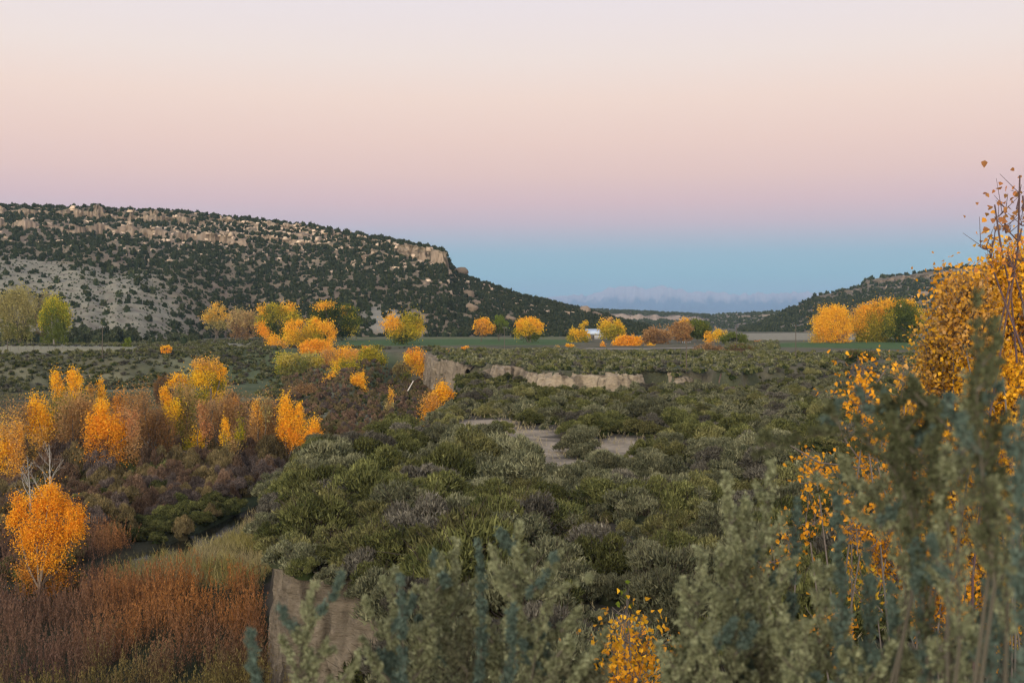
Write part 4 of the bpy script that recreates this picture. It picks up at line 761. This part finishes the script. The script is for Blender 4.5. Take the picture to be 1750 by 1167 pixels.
B(70, 'brown leafless round bush left of the golden cottonwood, by the pasture', 250, 285, dome(70, 258, 636, 302, 690, 'KB', 'KK', 9, .75))
B(71, 'dark brown round bush behind the deep orange cottonwood', 230, 200, dome(71, 180, 674, 216, 700, 'KB', 'KK', 7, .8))
B(72, 'dark brown round bush in the pasture between two orange plumes', 250, 396, dome(72, 380, 670, 414, 700, 'KB', 'KK', 7, .8))
B(73, 'tan-pink loose bush below the pale yellow-green spreading tree', 300, 510, dome(73, 480, 652, 555, 700, 'TK', 'KK', 10, .7))
B(74, 'silvery grey-green bush left of the orange and olive tree', 330, 688, dome(74, 668, 616, 705, 650, 'SK', 'KV', 8, .8))
# bare white saplings and snags
def bare(seed, label, D, base, base_py, tip, spread, name='bare_tree'):
    rng = np.random.default_rng(seed); k = D/FX; bx = U(base)*D; g = ZC-(base_py-CY)*k; g = min(g, float(ground(np.array([bx]), np.array([float(D)]))[0])+8)
    g0 = float(ground(np.array([bx]), np.array([float(D)]))[0]); root = empty(name, (bx, D, g0)); tag(root, label, 'bare tree', 'leafless pale trees')
    P0 = np.array([0, 0, -.2]); P1 = np.array([U(tip[0])*D-bx, 0, ZC-(tip[1]-CY)*k-g0]); Ht = np.linalg.norm(P1-P0); r = .016*Ht+.03; ts, tP = curve_segs(P0, P1, r, .02, rng, 6, .02); br = []
    for j in range(13):
        t = rng.uniform(.25, .9); p = P0+(P1-P0)*t; a = rng.uniform(0, 6.28); L0 = Ht*.36*(1.15-t)*spread*2; q = p+np.array([math.cos(a)*L0*.6, math.sin(a)*L0*.6, L0*rng.uniform(.6, 1.1)])
        sg, Pp = curve_segs(p, q, r*.45*(1.1-t), .012, rng, 3, .06); br += sg
        for _ in range(4):
            s = Pp[rng.integers(1, 4)]; br.append([*s, *(s+rng.normal(size=3)*L0*.16+np.array([0, 0, L0*.25])), .014, .006])
    for nm, ss_, in [('trunk', ts)]+[('branch', br[7*q:7*q+7]) for q in range(13)]:
        V, F = tubes(ss_, 5); mesh(nm, V, F, M_BARK, root, np.broadcast_to((.42, .38, .32), (len(F), 3)))
bare(80, 'bare whitish sapling between the two orange cottonwoods at the left', 118, 82, 800, (84, 760), .6)
bare(81, 'thin bare whitish sapling left of the other bare one', 120, 52, 830, (46, 778), .5)
bare(82, 'long pale leaning dead trunk under the golden plume', 170, 228, 830, (276, 702), .25)
bare(83, 'slender bare grey sapling behind the coral cottonwood', 180, 420, 760, (424, 690), .5)

# ------------------------------------------------------------------ poles, shed, log, fence
def box(c, s): 
    V = np.array([(x, y, z) for z in (-.5, .5) for y in (-.5, .5) for x in (-.5, .5)])*np.array(s)+np.array(c)
    return V, np.array([(0, 2, 3, 1), (4, 5, 7, 6), (0, 1, 5, 4), (1, 3, 7, 5), (3, 2, 6, 7), (2, 0, 4, 6)])
def pole(px, top, D, label, arm=True, base_py=None):
    X = U(px)*D; g = float(ground(np.array([X]), np.array([float(D)]))[0]); zt = ZC-(top-CY)*D/FX
    root = empty('utility_pole', (X, D, g)); tag(root, label, 'pole', 'wooden utility poles'); h = zt-g
    V, F = tubes([[0, 0, -.3, 0, 0, h, .15, .10]], 10); mesh('post', V, F, M_POLE, root)
    if arm:
        V, F = box((0, 0, h-.55), (2.0, .10, .12)); mesh('crossarm', V, F, M_POLE, root)
        for q in (-.9, -.4, .4, .9):
            V, F = tubes([[q, 0, h-.48, q, 0, h-.36, .035, .05], [q, 0, h-.36, q, 0, h-.24, .05, .03]], 8); mesh('insulator', V, F, M_METAL, root)
pole(175, 557, 372, 'light brown utility pole at the left, right of the green-gold cottonwood')
pole(862, 558, 455, 'light brown utility pole left of the flat-topped golden cottonwood', True)
pole(1173, 582, 262, 'dark utility pole rising from the brush right of the clay banks')
pole(1259, 556, 480, 'pale utility pole in front of the low dark green cottonwood', False)
pole(1360, 554, 330, 'thin dark utility pole left of the tall cottonwood grove', True)
pole(13, 580, 385, 'short pale post at the far left edge of the flat', False)
# shed
sx = U(1019)*690; g = float(ground(np.array([sx]), np.array([690.]))[0]); sh = empty('shed', (sx, 690, g)); tag(sh, 'long low shed with a pale metal roof between two golden cottonwoods', 'shed')
V, F = box((0, 0, 1.5), (12, 8, 3.2)); mesh('wall', V, F, M_WALL, sh)
V = np.array([(-6.6, -5, 2.9), (6.6, -5, 2.9), (6.6, 0, 6.2), (-6.6, 0, 6.2), (-6.6, 5, 2.9), (6.6, 5, 2.9)]); mesh('roof', V, [np.array([(0, 1, 2, 3), (3, 2, 5, 4), (0, 4, 5, 1)]), np.array([(0, 3, 4), (1, 5, 2)])], M_METAL, sh)
V, F = box((-3, -4.05, 1.3), (3, .1, 2.4)); mesh('door', V, F, M_POLE, sh)
# leaning log
X, Z = XZ(698, 664, 300); X2, Z2 = XZ(706, 651, 300)
V, F = tubes([[X-.2, 300, Z-.6, X2, 301, Z2, .16, .10]], 8); tag(mesh('fallen_log', V, F, M_LOG), 'bleached straight log leaning on the brush left of the clay cliff', 'log')
# fence beside the left track
fr = empty('wire_fence', (0, 0, 0)); fx0, fy0, fx1, fy1 = *PD(-40, 400), *PD(250, 520); n = 26; rows_ = []
for j in range(n):
    t = j/(n-1); x, y = fx0+(fx1-fx0)*t, fy0+(fy1-fy0)*t; z = float(ground(np.array([x]), np.array([y]))[0])
    if j == 0: fr.location = (x, y, z); o0 = np.array([x, y, z])
    V, F = tubes([[*(np.array([x, y, z-.2])-o0), *(np.array([x, y, z+1.25])-o0), .06, .05]], 6); mesh('fence_post', V, F, M_POLE, fr); rows_.append(np.array([x, y, z])-o0)
sg = [[*(rows_[j]+[0, 0, h]), *(rows_[j+1]+[0, 0, h]), .012, .012] for j in range(n-1) for h in (.4, .8, 1.15)]
V, F = tubes(sg, 3); mesh('wire', V, F, M_METAL, fr); tag(fr, 'low wire fence on thin wooden posts beside the left dirt track', 'fence')

# ------------------------------------------------------------------ near cottonwoods, leaf by leaf
def near_tree(seed, label, D0, base_px, base_drop, tufts, limbs, cols, leaf=.049, bark=(.17, .14, .12), mul=2.7, group='near cottonwoods'):
    rng = np.random.default_rng(seed); k0 = D0/FX; bx = U(base_px)*D0; g = ZC-base_drop; root = empty('cottonwood_tree', (bx, D0, g)); tag(root, label, 'tree', group)
    o = np.array([bx, D0, g]); lb = Bag(); segs = []; sg, _ = curve_segs((bx, D0, g-.3), (bx+.1, D0, g+1.2), .13, .09, rng, 3, .03); segs += sg; fork = np.array([bx+.1, D0, g+1.2])
    for (px, py, rx, ry, n, cc) in tufts:
        n = int(n*mul)
        D = D0*rng.uniform(.94, 1.10); k = D/FX; c = np.array([U(px)*D, D, ZC-(py-CY)*k]); r = np.array([rx*k, max(rx, ry)*k*.75, ry*k])
        nt = max(4, n//22); st = []
        c0 = c-np.array([0, 0, r[2]*.9]); sg, Pm = curve_segs(fork, c0, .017, .008, rng, 5, .07, .04); segs += sg
        for _ in range(nt):
            d = unit(rng.normal(size=3))*rng.uniform(.3, 1)**.5; e = c+d*r; s0 = c0+(c-c0)*rng.uniform(0, 1.3)+rng.normal(size=3)*r*.15
            sg, Pp = curve_segs(s0, e+np.array([0, 0, .15*r[2]]), .009, .0025, rng, 4, .07, .06); segs += sg; st.append(Pp)
            for _ in range(3):
                q = Pp[rng.integers(1, 4)]; e2 = q+rng.normal(size=3)*.10+np.array([0, 0, .12]); segs.append([*q, *e2, .004, .0018]); st.append([q, (q+e2)/2, e2, e2, e2])
        si = rng.integers(0, len(st), n); tt = rng.uniform(.25, 4, n); P = np.array([st[a][int(b)]+(st[a][min(int(b)+1, 4)]-st[a][int(b)])*(b-int(b)) for a, b in zip(si, tt)])+rng.normal(size=(n, 3))*.08
        A = rng.normal(size=(n, 3))*.8+np.array([0, 0, -.8]); V, F = leaves(P, A, leaf*rng.uniform(.6, 1.25, n), leaf*.9*rng.uniform(.6, 1.2, n), rng, 'heart')
        t = rng.uniform(0, 1, n); C_ = mixc(KL[cc[0]], KL[cc[1]], t)*rng.uniform(.45, 1.05, n)[:, None]; lb.add(V, F, np.minimum(np.repeat(C_, 2, 0).reshape(2, n, 3).transpose(1, 0, 2).reshape(-1, 3) if False else np.repeat(C_, 2, 0), .95))
    for pts in limbs:
        Pn = [np.array([U(x)*d, d, ZC-(y-CY)*d/FX]) for (x, y, d) in pts]
        for a, b in zip(Pn[:-1], Pn[1:]): segs.append([*a, *b, .010, .007])
    V, F = tubes(segs, 5); mesh('trunk', V-o, F, M_BARK, root, np.broadcast_to(bark, (len(F), 3))); lb.build('crown', M_LEAF, root); return root
near_tree(200, 'large near cottonwood with loose orange leaves, filling the right edge', 12.5, 1705, 8.5,
  [(1650, 540, 52, 62, 1700, 'OT'), (1700, 500, 36, 48, 900, 'OG'), (1740, 560, 46, 110, 1900, 'OD'), (1612, 610, 46, 60, 1500, 'GT'), (1690, 640, 60, 60, 1700, 'OG'), (1738, 700, 50, 90, 1500, 'OG'), (1650, 700, 70, 60, 1500, 'OT'),
   (1590, 690, 44, 50, 700, 'OT'), (1745, 470, 18, 40, 400, 'OG'), (1560, 740, 44, 50, 420, 'OG'), (1640, 800, 80, 70, 900, 'OG'), (1730, 830, 50, 90, 800, 'OG'), (1560, 850, 90, 60, 600, 'DT'), (1660, 920, 90, 80, 800, 'OG'),
   (1700, 1040, 80, 90, 500, 'DY'), (1600, 1010, 90, 90, 550, 'OD'), (1530, 950, 70, 60, 380, 'DO'), (1630, 500, 24, 22, 200, 'OD')],
  [[(1690, 640, 12.5), (1655, 560, 12.3), (1650, 500, 12.1)]], None)
near_tree(201, 'upright sprig of russet leaves against the sky at the right edge', 10.5, 1735, 7.5,
  [(1722, 380, 34, 55, 55, 'RB'), (1692, 420, 22, 30, 20, 'DB'), (1746, 350, 12, 45, 22, 'RB'), (1728, 450, 24, 26, 40, 'RD')],
  [[(1738, 620, 10.5), (1728, 500, 10.4), (1712, 430, 10.3), (1700, 350, 10.3)], [(1728, 500, 10.4), (1740, 420, 10.3), (1743, 300, 10.3)]], None, leaf=.058, bark=(.11, .07, .07), mul=1.)
near_tree(202, 'thin leggy cottonwood with sparse orange leaves behind the tall sagebrush', 11.5, 1490, 8.5,
  [(1640, 1000, 60, 60, 150, 'OD'), (1580, 900, 50, 60, 120, 'OG'), (1475, 690, 16, 52, 150, 'OD'), (1470, 640, 12, 14, 30, 'DO'), (1545, 660, 26, 30, 80, 'OT'), (1500, 760, 50, 40, 120, 'OD'), (1400, 810, 50, 40, 70, 'OD'), (1455, 830, 60, 40, 140, 'DO'), (1385, 890, 40, 40, 60, 'OD'), (1360, 930, 24, 50, 60, 'OD'), (1470, 900, 60, 50, 150, 'DO'), (1500, 1000, 80, 60, 130, 'DY'), (1420, 1060, 80, 70, 120, 'OD'), (1310, 970, 40, 50, 30, 'OD')],
  [[(1480, 800, 11.5), (1440, 745, 11.4), (1425, 700, 11.3)], [(1480, 800, 11.5), (1400, 790, 11.2), (1340, 755, 11)], [(1500, 760, 11.5), (1465, 700, 11.4), (1515, 630, 11.3)]], None, leaf=.050, mul=1.5)
near_tree(203, 'small sapling with yellow-orange leaves at the bottom, right of the centre', 9.5, 1075, 5.4,
  [(1075, 1085, 24, 26, 45, 'OG'), (1058, 1110, 26, 24, 80, 'OT'), (1096, 1108, 24, 24, 80, 'DO'), (1075, 1140, 44, 30, 190, 'OG'), (1078, 1175, 42, 26, 180, 'OD'), (1070, 1055, 10, 12, 10, 'gV')],
  [[(1077, 1190, 9.5), (1078, 1120, 9.5), (1074, 1050, 9.5)]], None, leaf=.048, mul=1.5)

# ------------------------------------------------------------------ big sagebrush in front of the lens
SG = dict(o=(np.array((.105, .115, .055)), np.array((.37, .375, .215))), d=(np.array((.048, .055, .026)), np.array((.15, .155, .08))), t=(np.array((.058, .084, .066)), np.array((.145, .19, .15))), b=(np.array((.095, .095, .05)), np.array((.25, .245, .15))))
def plume(lb, segs, path, D, wpx, kind, rng, fill=1.):
    """a flowering stem: path in photo pixels from foot to tip at distance D"""
    P = np.array([(U(x)*D, D+.03*math.sin(3*i), ZC-(y-CY)*D/FX) for i, (x, y) in enumerate(path)]); s = np.concatenate([[0], np.cumsum(np.linalg.norm(np.diff(P, axis=0), axis=1))]); Lg = s[-1]
    f = lambda t: np.stack([np.interp(t*Lg, s, P[:, i]) for i in range(3)], -1)
    tt = np.linspace(0, 1, 12); Q = f(tt); Q[1:-1] = (Q[:-2]+Q[1:-1]*2+Q[2:])/4; segs += [[*Q[i], *Q[i+1], .0024*(1.1-tt[i]), .0024*(1.1-tt[i+1])] for i in range(11)]
    wd = wpx/FX*D; n = int(Lg/.0048*fill); t = rng.uniform(0.0, 1.0, n); p = f(t); tan = unit(f(np.minimum(t+.03, 1.03))-f(t-.03)+1e-6)
    a = unit(np.cross(tan, rng.normal(size=(n, 3)))); bl = wd*(1-.80*t**1.5)*rng.uniform(.45, 1.15, n)*(1.2 if kind != 't' else 1.0); dr = unit(a*.75+tan*(.75 if kind != 't' else .9)+np.array([0, 0, .25])); tip = p+dr*bl[:, None]
    segs += [[*p[i], *tip[i], .0011, .0006] for i in range(n)]
    m = 26 if kind != 't' else 26; k = np.repeat(np.arange(n), m); u = rng.uniform(.05, 1.08, len(k))**.8; C0 = p[k]+dr[k]*(bl[k]*u)[:, None]+rng.normal(size=(len(k), 3))*.0028
    sz = (.0064 if kind != 't' else .0105)*(D/2)**.5; A = dr[k]*.8+rng.normal(size=(len(k), 3))*.55
    V, F = leaves(C0, A, sz*rng.uniform(.7, 1.5, len(k)), sz*(.62 if kind != 't' else .34)*rng.uniform(.7, 1.3, len(k)), rng)
    ca, cb = SG[kind]; c = mixc(ca, cb, np.clip(rng.uniform(0, 1, n)[k]*.5+rng.uniform(0, .6, len(k)), 0, 1)); lb.add(V, F, c*rng.uniform(.8, 1.2, (len(k), 1)))
def sage(seed, label, D, foot_px, plumes, sib=0):
    rng = np.random.default_rng(seed); more = []
    for (path, w_, kind, dd) in plumes:
        more.append((path, w_*1.15, kind, dd)); (xt, yt), (xb, yb) = path[-1], path[-2]
        for q in range(0 if kind == 't' else 2 if w_ < 20 or D == 1.9 and foot_px < 600 else 6):
            u_ = rng.uniform(-.9, .75); x0_, y0_ = xb+(xt-xb)*u_, yb+(yt-yb)*u_; sd_ = rng.choice([-1, 1]); ln = rng.uniform(35, 85)*(1-.5*max(u_, 0))
            more.append(([(x0_, y0_), (x0_+sd_*ln*.42, y0_-ln*.45), (x0_+sd_*ln*.62, y0_-ln)], w_*rng.uniform(.4, .6), kind if rng.uniform() < .8 else 't', dd+rng.uniform(-.05, .05), 0)); hh = abs(path[0][1]-path[-1][1])
        for _ in range(sib):
            sx_ = rng.normal()*w_*.85; cut = rng.uniform(.08, .38); more.append(([(x+sx_*(i+1)/len(path), y+(y0-y)*cut+rng.normal()*4) for i, ((x, y), y0) in enumerate(zip(path, [path[0][1]]*len(path)))], w_*rng.uniform(.8, 1.15), kind if rng.uniform() < .7 else rng.choice(['o', 't', 'b']), dd+rng.uniform(-.12, .15)))
    plumes = more
    bx = U(foot_px)*D; g = float(ground(np.array([bx]), np.array([D]))[0]); o = np.array([bx, D, g]); root = empty('sagebrush', o); tag(root, label, 'sagebrush', 'tall flowering sagebrush close to the camera')
    lb = Bag(); segs = []
    for (path, w_, kind, dd, *nr) in plumes:
        d = D+dd; plume(lb, segs, path, d, w_, kind, rng); p = np.array([U(path[0][0])*d, d, ZC-(path[0][1]-CY)*d/FX]); 
        if not nr: sg, _ = curve_segs(o, p, .0045, .0026, rng, 4, .04); segs += sg
    V, F = tubes(segs, 4); mesh('stem', V-o, F, M_BARK, root, np.broadcast_to((.11, .095, .07), (len(F), 3))); lb.build('foliage', M_SAGE, root)
sage(300, 'lone blue-green sagebrush shoot at the bottom, left of the clay bank', 1.7, 440, [([(440, 1230), (434, 1140), (430, 1068)], 17, 't', 0)])
sage(301, 'single curved sagebrush plume standing before the clay bank', 1.9, 530, [([(520, 1260), (510, 1160), (518, 1070), (538, 1000)], 34, 'o', 0), ([(512, 1210), (540, 1130), (585, 1095)], 18, 'o', .02), ([(518, 1100), (540, 1050), (565, 1030)], 12, 'o', 0), ([(515, 1240), (560, 1180), (600, 1150)], 16, 'o', 0)])
sage(302, 'broad clump of sagebrush plumes at the bottom centre', 2.1, 800, [([(672, 1260), (668, 1120), (674, 968)], 30, 'o', 0), ([(690, 1240), (688, 1100), (686, 985)], 16, 't', -.1), ([(730, 1260), (735, 1080), (752, 955)], 46, 'o', .1), ([(775, 1260), (770, 1060), (778, 925)], 42, 'o', .2), ([(820, 1240), (824, 1020), (818, 922)], 20, 't', 0),
   ([(880, 1240), (882, 1040), (886, 885)], 38, 'o', 0), ([(870, 1260), (872, 1130), (874, 1035)], 26, 't', -.15), ([(860, 1230), (850, 1120), (830, 1060)], 34, 'o', .1), ([(700, 1250), (710, 1140), (730, 1060)], 42, 'o', 0), ([(790, 1240), (800, 1130), (805, 1040)], 40, 'b', .1)])
sage(303, 'sagebrush with plumes branching right, between the centre clump and the sapling', 2.0, 930, [([(900, 1240), (915, 1110), (940, 1010), (1010, 992)], 22, 'o', 0), ([(905, 1180), (940, 1090), (990, 1060)], 24, 'o', .05), ([(930, 1240), (940, 1150), (960, 1100)], 34, 'o', 0), ([(950, 1240), (980, 1160), (1015, 1110)], 28, 'o', 0), ([(960, 1250), (1000, 1190), (1035, 1150)], 26, 'b', 0)])
sage(304, 'pointed pale green sagebrush plume just right of the yellow-orange sapling', 1.9, 1195, [([(1188, 1280), (1190, 1120), (1196, 945)], 50, 'o', 0), ([(1165, 1280), (1166, 1150), (1172, 1010)], 38, 'o', .05), ([(1220, 1280), (1222, 1150), (1222, 1010)], 40, 'o', -.05), ([(1240, 1280), (1250, 1180), (1258, 1090)], 38, 'o', 0), ([(1150, 1280), (1150, 1200), (1152, 1110)], 22, 'o', 0)])
sage(305, 'tall twin-spired grey-green sagebrush left of the drooping one', 2.0, 1290, [([(1262, 1280), (1258, 1050), (1240, 812)], 40, 'o', 0), ([(1300, 1280), (1300, 1000), (1318, 785)], 40, 'o', .05), ([(1280, 1240), (1275, 1050), (1272, 850)], 40, 'o', .1), ([(1340, 1280), (1350, 1060), (1362, 850)], 28, 't', .1), ([(1255, 1240), (1240, 1080), (1228, 930)], 24, 'o', 0), ([(1310, 1280), (1330, 1120), (1335, 940)], 40, 'o', 0), ([(1290, 1290), (1300, 1180), (1310, 1060)], 50, 'b', 0)])
sage(306, 'arching sagebrush whose long plume droops left above the others', 1.6, 1560, [([(1590, 1180), (1570, 900), (1500, 740), (1400, 738), (1285, 775)], 34, 'd', 0), ([(1560, 1000), (1560, 800), (1540, 720), (1500, 655)], 30, 'd', .05), ([(1590, 1000), (1620, 800), (1600, 710), (1560, 668)], 38, 'd', 0), ([(1600, 1000), (1610, 820), (1575, 745), (1500, 700)], 30, 'd', .1), ([(1590, 900), (1540, 790), (1460, 760)], 26, 'd', .1)])
sage(307, 'blue-green leafy sagebrush below the arching plume', 1.75, 1450, [([(1440, 1280), (1440, 1020), (1425, 830)], 36, 't', 0), ([(1520, 1180), (1560, 960), (1500, 850), (1390, 818)], 34, 'o', .05), ([(1500, 1200), (1560, 1000), (1500, 900), (1430, 860)], 30, 'o', 0), ([(1470, 1280), (1490, 1080), (1480, 930)], 36, 't', .1), ([(1400, 1280), (1400, 1100), (1395, 960)], 34, 'o', .1),
   ([(1420, 1290), (1430, 1160), (1440, 1060)], 44, 'o', .1), ([(1520, 1280), (1530, 1120), (1520, 1000)], 34, 't', 0), ([(1360, 1290), (1370, 1170), (1380, 1050)], 40, 'o', 0), ([(1490, 1290), (1480, 1180), (1450, 1100)], 44, 'o', 0)])
sage(308, 'tallest blurred sagebrush spike, rising above the horizon at the right', 1.3, 1680, [([(1700, 1000), (1672, 720), (1664, 498)], 34, 'd', 0), ([(1700, 900), (1690, 740), (1685, 600)], 24, 'd', .05), ([(1640, 1100), (1640, 850), (1650, 640)], 40, 'o', .1), ([(1690, 1290), (1700, 960), (1690, 760)], 40, 't', .1), ([(1640, 1290), (1620, 1050), (1600, 850)], 42, 'o', .2), ([(1600, 1290), (1580, 1080), (1560, 930)], 40, 't', .3), ([(1620, 900), (1580, 780), (1530, 760)], 32, 'd', .2)])
sage(309, 'dark blurred sagebrush branches against the right edge of the photo', 1.25, 1740, [([(1760, 1200), (1745, 900), (1740, 680)], 44, 't', 0), ([(1720, 1100), (1728, 900), (1760, 740)], 40, 'o', .1), ([(1730, 1290), (1720, 1120), (1690, 960)], 46, 't', .2), ([(1780, 1290), (1770, 1100), (1760, 950)], 44, 'o', .2), ([(1660, 1290), (1660, 1150), (1650, 1040)], 46, 'o', .3), ([(1560, 1290), (1550, 1190), (1545, 1100)], 46, 'o', .5)])

# ------------------------------------------------------------------ evening haze
hz = bpy.data.materials.new('haze_air'); hz.use_nodes = True; n_ = hz.node_tree; n_.nodes.clear(); o_ = n_.nodes.new('ShaderNodeOutputMaterial'); pv = n_.nodes.new('ShaderNodeVolumePrincipled')
pv.inputs['Color'].default_value = (.46, .68, .94, 1); pv.inputs['Density'].default_value = HAZE; pv.inputs['Anisotropy'].default_value = 0.0; n_.links.new(pv.outputs[0], o_.inputs['Volume'])
V, F = box((0, 13000, 430), (94000, 36000, 100)); V[:, 2] = np.where(V[:, 2] < 430, -1.5, 900)
hb = mesh('haze', V, F, hz); tag(hb, kind='stuff')
